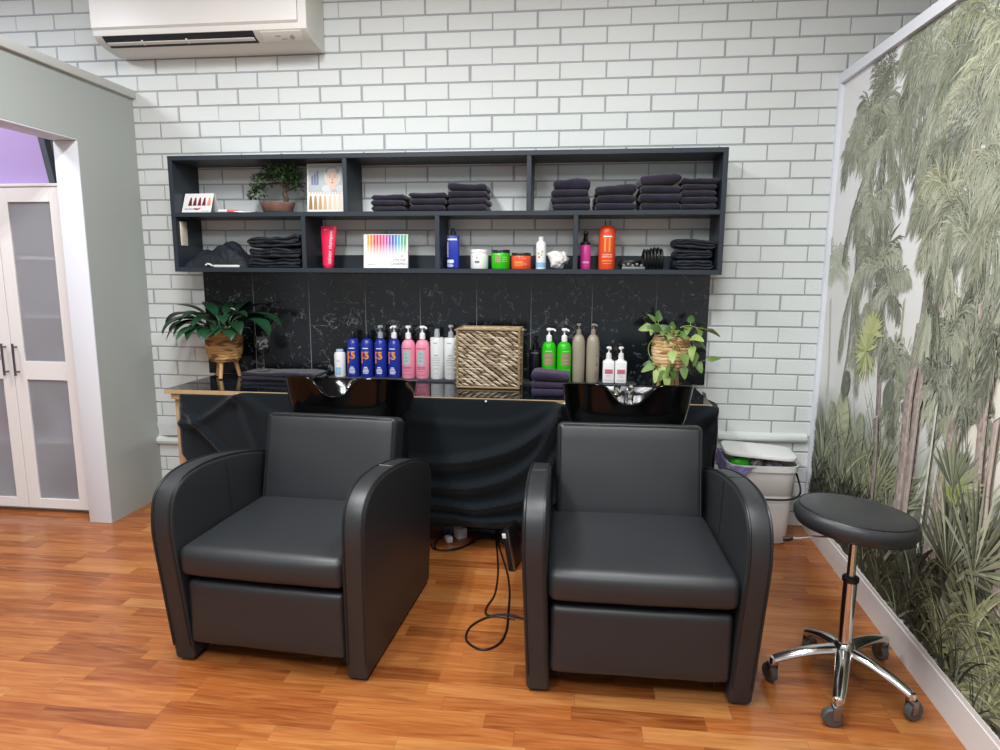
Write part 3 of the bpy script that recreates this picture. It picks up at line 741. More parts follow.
# ================================================================== bin by the wall
def bin_():
    t = thing('pedal_bin', 'white plastic bin with askew lid and black carry handle below the brick wall', 'bin', (.978, -.165, 0), R(1.5)); t.scale = (.955, 1, 1)
    def tub(n, w0, d0, w1, d1, z0, z1, rimw, hollow):
        b = MB(); N = 40
        def ring(w, d, z): return [(w*math.copysign(abs(math.cos(a))**.35, math.cos(a)), d*math.copysign(abs(math.sin(a))**.35, math.sin(a)), z) for a in [2*PI*k/N for k in range(N)]]
        rs = [ring(w0-.006, d0-.006, z0), ring(w0, d0, z0+.006), ring(w1, d1, z1-.035), ring(w1+rimw, d1+rimw, z1-.033), ring(w1+rimw, d1+rimw, z1)]
        if hollow: rs += [ring(w1+rimw-.006, d1+rimw-.006, z1), ring(w1-.006, d1-.006, z1-.03), ring(w0-.006, d0-.006, z0+.08)]
        b.loft(rs); return b.build(n, mat('bin_plastic', 'd9d9d6', .4), t, 50)
    tub('body', .152, .115, .166, .128, 0, .27, 0, False); tub('bucket', .168, .130, .178, .138, .262, .428, .008, True)
    b = MB(); M = Matrix.Translation((-.004, .006, .470)) @ Matrix.Rotation(R(-7), 4, 'Z') @ Matrix.Rotation(R(2.5), 4, 'Y') @ Matrix.Rotation(R(.8), 4, 'X')
    N = 40; ring = lambda w, d, z: [M @ Vector((w*math.copysign(abs(math.cos(a))**.35, math.cos(a)), d*math.copysign(abs(math.sin(a))**.35, math.sin(a)), z)) for a in [2*PI*k/N for k in range(N)]]
    b.loft([ring(.188, .128, -.008), ring(.190, .130, 0), ring(.186, .126, .008), ring(.16, .10, .012)]); b.build('lid', mat('bin_lid', 'dee0dd', .4), t, 50)
    b = MB(); b.tube(spline([(.184, .0, .40), (.196, -.05, .36), (.190, -.13, .29), (.13, -.158, .262), (0, -.160, .258), (-.13, -.158, .262), (-.19, -.12, .29), (-.190, 0, .40)], 8), .0055, 8); b.build('handle', black_plastic, t)
bin_()
def lump(name, loc, sx, sy, sz, m, label, cat, amp=.25, fr=9, rz=0, group=None, seg=20, e=2.4):
    b = MB()
    def fn(u, v):
        th = 2*PI*u; ph = -PI/2+PI*v
        c = math.copysign(abs(math.cos(th))**(2/e), math.cos(th)); s = math.copysign(abs(math.sin(th))**(2/e), math.sin(th))
        q = abs(math.cos(ph))**(2/e); zz = math.copysign(abs(math.sin(ph))**(2/e), math.sin(ph))
        p = Vector((c*q*sx, s*q*sy, zz*sz))
        k = 1+amp*noise.noise(p*fr+Vector(loc)*7)+amp*.5*noise.noise(p*fr*2.7+Vector(loc)*3)
        p = Vector((p.x*k, p.y*k, p.z*k))
        return p
    b.grid(seg*2, seg, fn); zmin = min(v.z for v in b.v)
    for v in b.v: v.z -= zmin
    o = b.build(name, m, None, 70, loc); o.rotation_euler = (0, 0, rz); return tag(o, label, cat, group)
lump('green_packet', (.872, -.225, .374), .05, .035, .040, mat('green_pack', '2ea11c', .4), 'bright green packet poking out under the white bin lid', 'packet', .15, 12)
lump('foil_wrapper', (.952, -.225, .38), .03, .03, .032, mat('foil_grey', '77757a', .3, metal=.3, var=(30, 'b4b2b4')), 'crumpled grey wrapper beside the green packet in the bin', 'wrapper', .4, 25)
lump('plastic_wrapper', (1.04, -.225, .376), .05, .032, .034, mat('film_grey', '8d8a90', .3, var=(40, '4d4a50')), 'crumpled clear and grey wrapper at the right end of the bin', 'wrapper', .4, 22)
def bin_bag():
    b = MB()
    b.grid(14, 10, lambda u, v: (.792+.13*u+.006*math.sin(v*9), -.325-.004*math.sin(u*14)-.006*v, .428+.004*math.sin(u*6)-.075*v*(.5+.5*math.sin(u*4+.6))))
    b.grid(12, 12, lambda u, v: (.782-.012*v+.004*math.sin(u*12), -.32+.20*u, .44+.035*u-.12*v*(1-.45*u)))
    o = b.build('bin_bag', mat('purple_bag', '7d75a6', .45, trans=.1)); md = o.modifiers.new('thickness', 'SOLIDIFY'); md.thickness = .0015
    tag(o, 'pale purple bag hanging over the left rim of the white bin', 'bag')
bin_bag()

# ================================================================== bottles
WH = mat('white_ink', 'dfe3ee', .5); GREY = mat('grey_print', '8e959c', .5)
def pump(t, z, m, s=1, turn=0, down=0, clear=False):
    """dispenser pump standing on a bottle neck at height z"""
    b = MB(); T = Matrix.Translation((0, 0, z)) @ Matrix.Rotation(turn, 4, 'Z'); b.T = T
    b.lathe([(.0145*s, 0), (.015*s, .003*s), (.014*s, .027*s), (.010*s, .031*s), (.0055*s, .033*s)], 18)
    p = b.build('pump_collar', m, t)
    b = MB(); b.T = T
    b.lathe([(.0045*s, .031*s), (.0045*s, .052*s), (.007*s, .054*s)], 12); b.lathe([(.0, .052*s), (.013*s, .0535*s), (.0145*s, .058*s), (.013*s, .0635*s), (.009*s, .066*s), (0, .066*s)], 18)
    b.tube([(0, 0, .0595*s), (0, -.02*s, .060*s), (0, -.031*s, .058*s), (0, -.036*s, .052*s)], [.006*s, .0055*s, .005*s, .0045*s], 10)
    b.build('pump_head', m, p)
def bottle(name, label, cat, loc, prof, m, group=None, rz=0, sy=1):
    t = thing(name, label, cat, loc, rz, group)
    b = MB(); b.lathe(prof, 32, sy=sy); b.build('bottle_body', m, t, 40); return t
def bars(t, r, rows, m, name='lettering', c0=0, sy=1):
    """small printed lines: rows of (z, half angle, height)"""
    rows = sorted(rows); b = MB(); last = rows[0][0]
    for z, ha, h in rows:
        if z-last > .02: b.build(name, m, t, 30); b = MB()
        b.patch(r, c0-ha, c0+ha, z-h/2, z+h/2, 6, sy=sy, thick=.0009); last = z
    return b.build(name, m, t, 30)
def glyph(t, r, s, h, z, m, a=0, sy=1, name='lettering', th=.001):
    b = MB(); b.text(s, h, lambda x, y: ((r+th)*math.sin(x/r+a), -(r+th)*math.cos(x/r+a)*sy, z+y)); return b.build(name, m, t, 0)
BZ += .0008; LZ = BZ+.012; LY = -.075
def sh_prof(r, h, sh, n=.012):
    """round-shouldered litre bottle: body to height h, shoulder sh"""
    return [(r*.93, 0), (r, .006), (r, h*.5), (r, h)]+[(r*math.cos(q)*.98+n*(1-math.cos(q)), h+sh*math.sin(q)) for q in [i*PI/2/8 for i in range(1, 9)]]+[(n, h+sh+.008)]
ORG = mat('orange_print', 'd9752c', .45); YEL = mat('amber_print', 'd99a3a', .45)
blue = mat('blue_plastic', '1c2f8f', .22, coat=.3)
bl_labels = ('cobalt blue bottle with dark cap directly beside the small white bottle', 'second cobalt blue bottle with dark cap, left of the grey-pump blue bottle', 'cobalt blue bottle with a grey pump and orange print', 'cobalt blue bottle with a white pump beside the pink bottles')
for i, x in enumerate((-1.262, -1.180, -1.099, -1.020)):
    t = bottle('shampoo_bottle', bl_labels[i], 'bottle', (x, LY, LZ), sh_prof(.0365, .175, .045), blue, 'blue shampoo bottles on the bench', R(4-3*i))
    r = .0365; a0 = -.20
    bars(t, r, [(.166, .45, .005), (.058, .26, .005), (.049, .38, .004), (.041, .46, .004), (.033, .5, .004), (.025, .4, .004)], WH, c0=.0)
    glyph(t, r, 'P', .098, .110, ORG, a0, name='logo'); glyph(t, r, '5', .062, .124, YEL, a0+.42, name='logo_numeral', th=.0014)
    if i < 2:
        b = MB(); b.lathe([(.0165, .222), (.017, .225), (.0165, .252), (.014, .257), (0, .257)], 20); b.build('cap', mat('navy_cap', '10131f', .3), t)
    else: pump(t, .224, mat('grey_pump', '9aa0a6', .3) if i == 2 else white_pl, 1.08, R(-8 if i == 3 else 10))
# small white and pale blue bottle
t = bottle('lotion_bottle', 'small white bottle with pale blue label, leftmost in the bottle row', 'bottle', (-1.338, LY-.01, LZ), [(.030, 0), (.032, .004), (.032, .125), (.029, .136), (.020, .141), (.020, .145)], white_pl)
b = MB(); b.lathe([(.021, .140), (.021, .153), (.019, .156), (0, .156)], 20); b.build('cap', mat('pale_blue_cap', '9fb6c9', .4), t)
b = MB(); b.patch(.032, -.45, .45, .012, .055, 8); b.build('blue_label', mat('sky_print', '7fb4d3', .5), t)
bars(t, .032, [(.092, .3, .012)], mat('pale_print', 'c5ccdd', .5)); bars(t, .0325, [(.022, .3, .003), (.03, .34, .003), (.038, .3, .003), (.046, .34, .003)], mat('pale_blue_print', 'b8d8ea', .5))
# pink
pink = mat('pink_plastic', 'e38ba2', .3)
for i, (x, lab) in enumerate(((-.937, 'pale pink pump bottle beside the last blue bottle'), (-.856, 'pale pink pump bottle beside the square white bottles'))):
    t = bottle('conditioner_bottle', lab, 'bottle', (x, LY, LZ), sh_prof(.0395, .178, .04), pink, 'pink pump bottles on the bench')
    b = MB(); b.patch(.0395, -.62, .42, .078, .158, 8); b.build('label', mat('mint_print', '9fb7b3', .5), t)
    bars(t, .0395, [(.170, .7, .005), (.064, .62, .007), (.055, .62, .004), (.042, .4, .003), (.022, .6, .003)], mat('mauve_print', 'a3637c', .5), c0=-.05)
    bars(t, .0402, [(.140, .2, .004), (.12, .3, .004), (.10, .24, .004)], mat('grey_green_print', '7f9a98', .5), c0=-.1)
    pump(t, .222, white_pl, 1.12, R((12, 50)[i]))
# squarish white bottles
for i, (x, lab) in enumerate(((-.772, 'square-shouldered white bottle with a grey cap beside the pink bottles'), (-.693, 'square-shouldered white bottle with a grey pump beside the woven basket'))):
    t = bottle('treatment_bottle', lab, 'bottle', (x, LY, LZ), [(.036, 0), (.0385, .005), (.0385, .226), (.036, .232), (.014, .233), (.013, .24)], mat('milk_plastic', 'd9dcda', .35), 'square white bottles on the bench')
    bars(t, .0385, [(.204, .3, .004)], GREY, c0=-.1); bars(t, .0385, [(.135, .3, .008), (.12, .5, .004), (.108, .62, .004), (.094, .5, .004), (.08, .58, .003), (.06, .4, .003), (.032, .3, .003)], mat('pale_grey_print', 'a9b1b4', .5))
    if i: pump(t, .234, mat('grey_pump', '9aa0a6', .3), 1.05, R(5))
    else:
        b = MB(); b.lathe([(.0155, .234), (.0155, .262), (.013, .272), (.011, .280), (0, .281)], 18); b.build('cap', mat('grey_pump', '9aa0a6', .3), t)
# dark bottle behind the towels
t = bottle('dark_bottle', 'dark purple bottle with black pump between the woven basket and green bottles', 'bottle', (-.222, LY+.005, LZ), [(.028, 0), (.030, .004), (.030, .165), (.028, .172), (.012, .174), (.012, .18)], mat('aubergine_plastic', '1d1a26', .25))
bars(t, .030, [(.158, .75, .006)], mat('lilac_print', '7c6f92', .5)); pump(t, .176, black_plastic, .95)
# green
gpl = mat('green_plastic', '2ab510', .28)
for i, (x, lab) in enumerate(((-.143, 'bright green pump bottle beside the dark purple bottle'), (-.060, 'bright green pump bottle beside the tall taupe bottles'))):
    t = bottle('green_bottle', lab, 'bottle', (x, LY-.02, LZ), sh_prof(.0395, .182, .040), gpl, 'green pump bottles on the bench', R((0, 18)[i]))
    b = MB(); b.patch(.0395, -.7, .7, .095, .165, 8); b.build('label', mat('tan_label', '8f8a62', .5), t)
    bars(t, .0403, [(.15, .4, .004), (.125, .45, .006), (.108, .4, .004)], mat('tan_print', 'b39a86', .5)); bars(t, .0395, [(.173, .5, .005), (.07, .6, .004), (.06, .5, .004)], mat('pale_green_print', '9be27f', .5))
    pump(t, .224, white_pl, 1.1, R((62, 20)[i]))
# taupe
tp = mat('taupe_plastic', '97907f', .3)
for i, (x, lab) in enumerate(((.018, 'tall taupe bottle beside the green bottles'), (.096, 'tall taupe bottle beside the small twin white pump bottles'))):
    t = bottle('taupe_bottle', lab, 'bottle', (x, LY, LZ), [(.031, 0), (.0345, .006), (.0355, .08), (.0360, .19), (.034, .225), (.028, .248), (.018, .260), (.0125, .263), (.0125, .268)], tp, 'taupe bottles on the bench', R((0, 35)[i]))
    if i: bars(t, .0358, [(.15, .12, .006), (.10, .15, .008), (.112, .1, .004), (.06, .3, .003), (.045, .3, .003), (.03, .3, .003)], mat('brown_print', '5f594e', .5))
    pump(t, .262, mat('taupe_pump', '8d8379', .3), .92, R((0, 0)[i]))
# twin white square pump bottles
def square_bottle(x, lab, turn):
    t = thing('pump_bottle', lab, 'bottle', (x, LY-.005, LZ), 0, 'small white pump bottles on the bench')
    b = MB(); b.box(-.0312, .0312, -.0275, .0275, 0, .122, .007, 3); b.lathe([(.022, .121), (.019, .128), (.0125, .133), (.0125, .138)], 20); b.build('bottle_body', white_pl, t)
    b = MB(); b.box(-.021, .023, -.0282, -.0272, .052, .078); b.build('label', mat('rose_label', 'cf7f92', .5), t)
    b = MB()
    for z, w in ((.070, .018), (.060, .02)): b.box(-w+.003, w, -.0288, -.0278, z-.002, z+.002)
    b.build('lettering', mat('rose_print', '9f3d57', .5), t)
    b = MB()
    for z, w in ((.044, .012), (.036, .014), (.020, .022), (.014, .022)): b.box(-w, w, -.0282, -.0272, z-.0008, z+.0008)
    b.build('print_lines', GREY, t); pump(t, .134, white_pl, 1.0, turn)
square_bottle(.183, 'small square white pump bottle, the one nearer the taupe bottles', R(12)); square_bottle(.249, 'small square white pump bottle, the one nearer the pothos plant', R(-10))

# ================================================================== things on the bottom shelf
HY = -.13
# squeezy pink tube standing on its cap
def tube():
    t = thing('colour_tube', 'bright pink-red squeeze tube with white lettering standing on the shelf', 'tube', (-1.350, -.15, ZB), R(-3))
    N = 28; rings = []
    for f in [i/10 for i in range(11)]:
        z = .012+.213*f; ax = .030+.017*f; ay = .026*(1-f)**.7+.002
        rings.append([(ax*math.cos(a)+.010*f-.012, ay*math.sin(a), z) for a in [2*PI*k/N for k in range(N)]])
    b = MB(); b.loft(rings); b.build('tube_body', mat('pinkred_plastic', 'e0234f', .3), t)
    b = MB(); b.lathe([(.026, 0), (.027, .003), (.027, .014), (.02, .015)], 20, c=(-.011, 0, 0)); b.build('cap', mat('pinkred_cap', 'c81c44', .35), t)
    def front(x, z):
        f = (z-.012)/.213; ay = .026*(1-f)**.7+.002; ax = .030+.017*f
        return (x+.010*f-.012, -ay*math.sqrt(max(.05, 1-(x/ax)**2))-.0012, z)
    b = MB(); b.text('colour shampoo', .027, lambda x, y: front(-y+.016, x+.112)); b.build('lettering', WH, t, 0)
    b = MB(); b.text('colour', .011, lambda x, y: front(x-.012, y+.208)); b.build('lettering', WH, t, 0)
tube()
def swatch_box():
    t = thing('colour_chart_box', 'white flat box with rainbow stripes standing upright on the bottom shelf', 'box', (-1.030, -.165, ZB), R(1))
    w, h = .122, .181; M = Matrix.Rotation(R(-5), 4, 'X')
    b = MB(); b.box(-w, w, -.012, .012, 0, h, .001, 1, M=M); b.build('box_body', mat('card_white', 'e4e4e4', .45), t)
    cols = ['e5a03a', 'e37a3a', 'df4f3f', 'df4450', 'dd3b68', 'd94384', 'b8509a', '7a5aa5', '4f5fa6', '4a7db5', '4fa3b8', '49a590', '58a070']
    b = MB(); b.col = None; n = len(cols)
    for i, c in enumerate(cols):
        x0 = -w+.020+(2*w-.024)*i/n; x1 = x0+(2*w-.024)/n
        m = 12
        for k in range(m):
            z0 = h-.004-(h*.66)*k/m; z1 = h-.004-(h*.66)*(k+1)/m; f = (k/m)
            for q in range(3):
                xa = x0+(x1-x0)*q/3; xb = x0+(x1-x0)*(q+1)/3
                cc = mixc(mixc(lin(c), lin('ffffff'), (.0, .0, .45)[q]), lin('e4e4e4'), max(0, (f-.35)/.65)**.9)
                b.col = cc; b.add([M @ Vector(p) for p in ((xa, -.0126, z1), (xb, -.0126, z1), (xb, -.0126, z0), (xa, -.0126, z0))], [(0, 1, 2, 3)])
    b.build('stripe_print', colour_attr_mat('stripe_print', .45), t, 0)
    b = MB(); b.text('COLOR', .021, lambda x, y: M @ Vector((x+.074, -.0128, y+.042))); b.text('CHARMED', .019, lambda x, y: M @ Vector((x+.072, -.0128, y+.022)))
    b.text('*', .03, lambda x, y: M @ Vector((x+.09, -.0128, y+.058)))
    b.build('lettering', mat('dark_ink', '4b4e55', .5), t, 0)
    b = MB(); 
    for k in range(6): b.box(-w+.022+.007*k, -w+.027+.007*k, -.0126, -.0124, .016+.001*(k % 2), .022, M=M)
    b.build('lettering', mat('grey_ink2', 'a7a9ab', .5), t, 0)
swatch_box()
t = thing('styling_bottle', 'small square blue bottle with dark cap beside the shelf divider', 'bottle', (-.667, HY, ZB), R(2))
b = MB(); b.box(-.0325, .0325, -.024, .024, 0, .178, .007, 3); b.build('bottle_body', mat('royal_plastic', '2434a0', .28), t)
b = MB(); b.lathe([(.016, .176), (.016, .198), (.009, .202), (.009, .214), (0, .215)], 16); b.build('cap', mat('charcoal_cap', '2b3036', .35), t)
b = MB(); b.box(-.027, .024, -.0248, -.0236, .150, .159); b.box(-.028, .006, -.0248, -.0236, .030, .047)
for k in range(9): b.box(-.028, -.022, -.0248, -.0236, .062+.009*k, .067+.009*k)
for k, w in enumerate((.03, .034, .026)): b.box(-.028, -.028+w, -.0248, -.0236, .010+.006*k, .013+.006*k)
b.build('lettering', WH, t)
def jar(x, r, h, m, lid_m, lidh, label, taper=0, cat='jar'):
    t = thing('cream_jar', label, cat, (x, HY, ZB)); hb = h-lidh
    b = MB(); b.lathe([(r*(.94-taper), 0), (r*(1-taper), .006), (r, hb*.6), (r, hb-.006), (r*.94, hb), (r*.9, hb)], 32); b.build('jar_body', m, t, 40)
    b = MB(); b.lathe([(r*.97, hb), (r*.985, hb+.002), (r*.985, h-.003), (r*.95, h), (0, h)], 32); b.build('lid', lid_m, t, 40); return t
t = jar(-.524, .0475, .101, white_pl, mat('jar_lid_white', 'e9e9e8', .3), .020, 'white cream jar with white lid on the bottom shelf')
bars(t, .0475, [(.036, .26, .011)], mat('grey_dark_print', '6d7278', .5), c0=-.12); bars(t, .0475, [(.058, .1, .006), (.068, .06, .005)], GREY, c0=-.14); bars(t, .0475, [(.066, .05, .006)], GREY, c0=-.75)
t = jar(-.408, .050, .100, gpl, mat('jar_lid_black', '1c2422', .35), .016, 'green jar with black lid on the bottom shelf')
b = MB(); b.patch(.050, -.5, .1, .034, .066, 8); b.build('label', mat('tan_label2', '9a9065', .5), t)
bars(t, .050, [(.074, .3, .004)], mat('pale_green_print', '9be27f', .5), c0=-.2); bars(t, .050, [(.06, .25, .003), (.05, .3, .003), (.04, .28, .003)], mat('pale_green_print', '9be27f', .5), c0=.55)
t = jar(-.298, .0525, .085, mat('coral_plastic', 'e2502f', .28), mat('jar_lid_black', '1c2422', .35), .015, 'coral orange jar with black lid on the bottom shelf', -.02)
bars(t, .0533, [(.034, .42, .012), (.020, .4, .005)], YEL, c0=-.2); bars(t, .0533, [(.054, .2, .005), (.03, .3, .003), (.022, .3, .003)], mat('coral_print', 'f0937a', .5), c0=.4)
t = bottle('spray_can', 'slim white bottle with pale blue base band on the bottom shelf', 'bottle', (-.193, HY, ZB), [(.025, 0), (.0265, .003), (.0265, .132), (.024, .140), (.014, .145), (.014, .150)], white_pl)
b = MB(); b.lathe([(.0145, .148), (.0145, .166), (.012, .169), (0, .169)], 18); b.build('cap', white_pl, t)
b = MB(); b.patch(.0265, -1.4, 1.4, .010, .034, 14); b.build('blue_band', mat('sky_print', '7fb4d3', .5), t)
b = MB(); b.patch(.0265, -.5, -.1, .058, .066, 4); b.patch(.0265, .0, .25, .07, .078, 4); b.build('red_print', mat('red_print', 'c5504a', .5), t)
b = MB(); b.patch(.0265, -.7, -.2, .076, .088, 4); b.patch(.0265, .1, .5, .084, .096, 4); b.build('green_print', mat('green_print', 'a9b98b', .5), t)
lump('cotton_puff', (-.098, HY, ZB), .047, .04, .042, mat('cotton', 'd6d4cf', .95, sheen=.3), 'crumpled white cotton puff on the bottom shelf beside the slim white bottle', 'cotton', .42, 30, seg=26)
# pink spray
t = bottle('spray_bottle', 'slim hot pink bottle with black trigger spray on the bottom shelf', 'bottle', (.041, HY, ZB), [(.026, 0), (.0275, .004), (.0275, .130), (.024, .136), (.013, .139), (.013, .145)], mat('hotpink_plastic', 'd23f97', .28))
b = MB(); b.patch(.0275, -1.3, 1.3, .126, .135, 12); b.lathe([(.0279, .126), (.0282, .128), (.025, .138), (.0135, .141), (.0125, .158), (.0105, .168)], 18); b.build('collar', black_plastic, t)
b = MB(); b.box(-.013, .013, -.030, .020, .176, .196, .006, 3); b.tube([(0, 0, .164), (0, 0, .182)], .0105, 12); b.tube([(0, -.03, .187), (0, -.038, .187)], .006, 10)
b.tube([(0, -.020, .178), (0, -.030, .162), (0, -.028, .145)], [.005, .0045, .004], 8); b.build('trigger_head', black_plastic, t)
bars(t, .0275, [(.036, .7, .010)], mat('pale_pink_print', 'f0a6cf', .5), c0=.1); bars(t, .0275, [(.11, .2, .003), (.10, .24, .003), (.09, .2, .003), (.018, .5, .003)], mat('pink_print', 'e277b5', .5))
# big coral bottle
t = bottle('shampoo_bottle', 'large coral orange bottle with amber print on the bottom shelf', 'bottle', (.153, HY, ZB), [(.041, 0), (.044, .006), (.0445, .16), (.0435, .186)]+[(.0435*math.cos(q)+.013*(1-math.cos(q)), .186+.042*math.sin(q)) for q in [i*PI/16 for i in range(1, 8)]]+[(.0135, .228), (.0, .229)], mat('coral_plastic', 'e2502f', .28))
for s in (-1, 1):
    b = MB(); b.tube([(s*.012, 0, .222), (s*.0125, 0, .252)], [.0035, .002], 8); b.build('pump_clip', black_plastic, t)
glyph(t, .0445, 'll', .105, .122, YEL, -.02, name='logo'); bars(t, .0445, [(.168, .52, .007)], WH); bars(t, .0445, [(.075, .6, .006), (.064, .62, .006)], mat('pale_coral_print', 'eda194', .5)); bars(t, .0445, [(.044, .6, .007), (.03, .55, .004)], mat('peach_print', 'eb8a4a', .5))
# coiled black leads
def coil(name, x, y, z, r, n, th, label, seed, wob=.01, flatten=.6, axis='X', m=black_plastic):
    rr = random.Random(seed); pts = []
    for k in range(n*14):
        a = 2*PI*k/14; w = r*(1+.12*math.sin(k*.37+seed))
        px, py, pz = (k/(n*14)-.5)*wob*n, w*math.cos(a)*flatten, w*math.sin(a)
        if axis == 'Z': px, py, pz = w*math.cos(a)*1.5, w*math.sin(a)*flatten, (k/(n*14))*wob*n
        pts.append(Vector((x+px, y+py, z+pz+(r*1.12+th if axis == 'X' else th))))
    b = MB(); b.tube(spline(pts, 2), th, 7)
    lo = min(v.z for v in b.v)
    for v in b.v: v.z += z-lo
    return b.build(name, m), pts
o, p_ = coil('coiled_lead', .392, HY, ZB, .046, 6, .0068, '', 4, .017, .8); tag(o, 'thick coiled black lead standing beside the folded cape', 'cable')
o, p_ = coil('tangled_lead', .275, HY, ZB, .036, 7, .0042, '', 9, .006, .9, 'Z'); tag(o, 'low tangle of thin black lead beside the coral bottle', 'cable')
for k, (x, y, z) in enumerate(((.262, -.19, .040), (.288, -.165, .045), (.318, -.15, .052))):
    pass
def clip_strip():
    b = MB()
    for k in range(5):
        x = .232+.022*k; b.box(x, x+.014, -.205, -.192, ZB+.014+.006*(k % 2), ZB+.026+.006*(k % 2), .003)
    b.box(.228, .345, -.206, -.190, ZB, ZB+.014, .003)
    o = b.build('hair_clip_strip', mat('clip_grey', '6f7472', .35)); tag(o, 'strip of small grey hair clips in front of the tangled black lead', 'hair clip')
clip_strip()

# ================================================================== folded towels and capes
def folded(b, w, d, h, seed, lay=1, amp=.004, rx=26, crush=0):
    """folded cloth: soft rounded layers, fold at the front; local origin bottom centre"""
    lh = h/lay; prof = []
    for k in range(lay):
        zc = lh*(k+.5); q = lh*.5
        for a in (-85, -60, -30, 0, 30, 60, 85): prof.append((-d/2+q-q*math.cos(R(a))+(.004+crush*.5)*nz(seed*1.3, k*2.7+.4), zc+q*.97*math.sin(R(a))))
    for f in (.25, .5, .75): prof.append((-d/2+d*f, h))
    for a in (70, 25, -25, -70): prof.append((d/2-h*.3+h*.3*math.cos(R(a)), h/2+h*.48*math.sin(R(a))))
    for f in (.75, .5, .25): prof.append((-d/2+d*f, 0))
    rings = []
    for i in range(rx+1):
        u = i/rx; x = -w/2+w*u; e = min(u, 1-u)*w
        sh = math.sqrt(max(0, 1-(1-min(1, e/(h*.42)))**2))*.55+.45
        ring = []
        for y, z in prof:
            t = z/h
            zz = h/2+(z-h/2)*sh
            zz += t*(amp*noise.noise(Vector((x*8+seed*3.1, y*7, seed)))+amp*.5*noise.noise(Vector((x*24, y*15, seed*2))))
            zz += crush*noise.noise(Vector((x*14+seed, y*9, z*20+seed)))*min(1, t*2)
            yy = y+amp*.9*noise.noise(Vector((x*9, z*40, seed*5)))+crush*.8*noise.noise(Vector((x*20, z*50, seed*4)))
            ring.append((x+(.004+crush*.6)*noise.noise(Vector((y*9, z*45, seed))), yy, max(zz, 0)))
        rings.append(ring)
    b.loft(rings)
ORD = ['bottom', 'second', 'third', 'fourth', 'fifth']
def stack(x, y, z, hs, w, d, m, where, group, seed, tilt=0, lay=1, topm=None, cat='towel', name='folded_towel', what='navy folded towel', crush=0):
    n = len(hs); rr = random.Random(seed)
    for k, h in enumerate(hs):
        b = MB(); folded(b, w*rr.uniform(.92, 1.03), d, h, seed+k*1.7, lay, .008 if k == n-1 else .004, 26 if not crush else 44, crush)
        zmin = min(v.z for v in b.v)
        for v in b.v: v.z -= zmin
        o = b.build(name, topm if (topm and k == n-1) else m, None, 50, (x+rr.uniform(-.005, .005), y+rr.uniform(-.006, .006), z+(.0017*abs(tilt) if k == n-1 else 0))); o.rotation_euler = (0, R(tilt) if k == n-1 else 0, R(rr.uniform(-2.5, 2.5)))
        pos = 'topmost' if k == n-1 else ('lowest' if k == 0 else ('second up' if k == 1 else ('third up' if k == 2 else 'fourth up')))
        tag(o, f'{what}, {pos} in {where}', cat, group)
        z += h+.0015+crush*.4
MY = -.135
stack(-.992, MY, ZM, (.027, .029, .030), .19, .20, towel_m, 'the low pile beside the blonde face chart', 'navy towels on the upper shelf', 31)
stack(-.786, MY, ZM, (.033, .030, .028), .195, .20, towel_m, 'the middle pile of the central top bay', 'navy towels on the upper shelf', 32, 1)
stack(-.576, MY, ZM, (.034, .032, .033, .034), .205, .20, towel_m, 'the tallest pile of the central top bay', 'navy towels on the upper shelf', 33, 1)
stack(-.040, MY, ZM, (.034, .030, .036, .050), .195, .20, towel_m, 'the first pile of the right top bay', 'navy towels on the upper shelf', 34)
stack(.180, MY, ZM, (.038, .036, .044), .205, .20, towel_m, 'the second pile of the right top bay', 'navy towels on the upper shelf', 35, -2)
stack(.400, MY, ZM, (.036, .042, .038, .046), .205, .20, towel_m, 'the pile with a tilted violet top towel', 'navy towels on the upper shelf', 36, -5, 1, mat('violet_towel', '302838', .95, spec=.1, sheen=.3, bump=(500, .3)))
stack(.594, MY, ZM, (.030, .032, .030, .028, .026), .175, .20, towel_m, 'the pile against the right shelf end', 'navy towels on the upper shelf', 37, 2)
stack(-.120, -.405, BZ, (.038, .032, .042), .188, .17, towel_v, 'the plum pile beside the basket', 'plum towels on the bench', 41, 2, 1, None, 'towel', 'folded_towel', 'plum folded towel')
stack(.584, HY, ZB, (.050, .042, .042), .19, .18, cape_m, 'the pile at the right end of the bottom shelf', 'folded capes on the bottom shelf', 51, 3, 3, None, 'cape', 'folded_cape', 'black folded cape', .008)
stack(-1.635, HY, ZB, (.048, .046, .054), .29, .18, cape_m, 'the pile next to the pink tube', 'black capes on the bottom shelf', 52, -2, 3, None, 'cape', 'folded_cape', 'black folded cape', .013)
def heap():
    b = MB(); w, d, h = .375, .20, .145
    def fn(u, v):
        x = -w/2+w*u; y = -d/2+d*v
        e = (max(0, 1-abs(2*u-.98)**2.2))**.6*(max(0, 1-abs(2*v-1)**3))**.55
        pk = .62+.42*math.exp(-((u-.56)/.22)**2)
        z = h*e*pk*(.9+.14*math.sin(u*9+v*2.2))+.010*e*math.sin(u*5+v*23+3*nz(u*4, v*4))+.014*e*nz(u*7, v*9, 3)+.012*e*nz(u*13+v*5, v*4, 7)+.008*e*abs(nz(u*20-v*9, v*6, 1))
        z += .006*e*math.sin(v*30-u*10)
        return (x, y, max(0, z))
    b.grid(60, 34, fn); b.add([(-w/2, -d/2, 0), (w/2, -d/2, 0), (w/2, d/2, 0), (-w/2, d/2, 0)], [(0, 3, 2, 1)])
    o = b.build('crumpled_cape', cape_m, None, 70, (-1.977, HY, ZB)); tag(o, 'crumpled heap of black cape in the lower left corner of the shelf', 'cape')
heap()
b = MB(); b.box(-1.985, -1.835, -.238, -.222, ZB, ZB+.014, .004, 3); b.tube(spline([(-1.99, -.232, ZB+.007), (-2.005, -.235, ZB+.016), (-2.022, -.233, ZB+.018), (-2.03, -.235, ZB+.010)], 5), .005, 8)
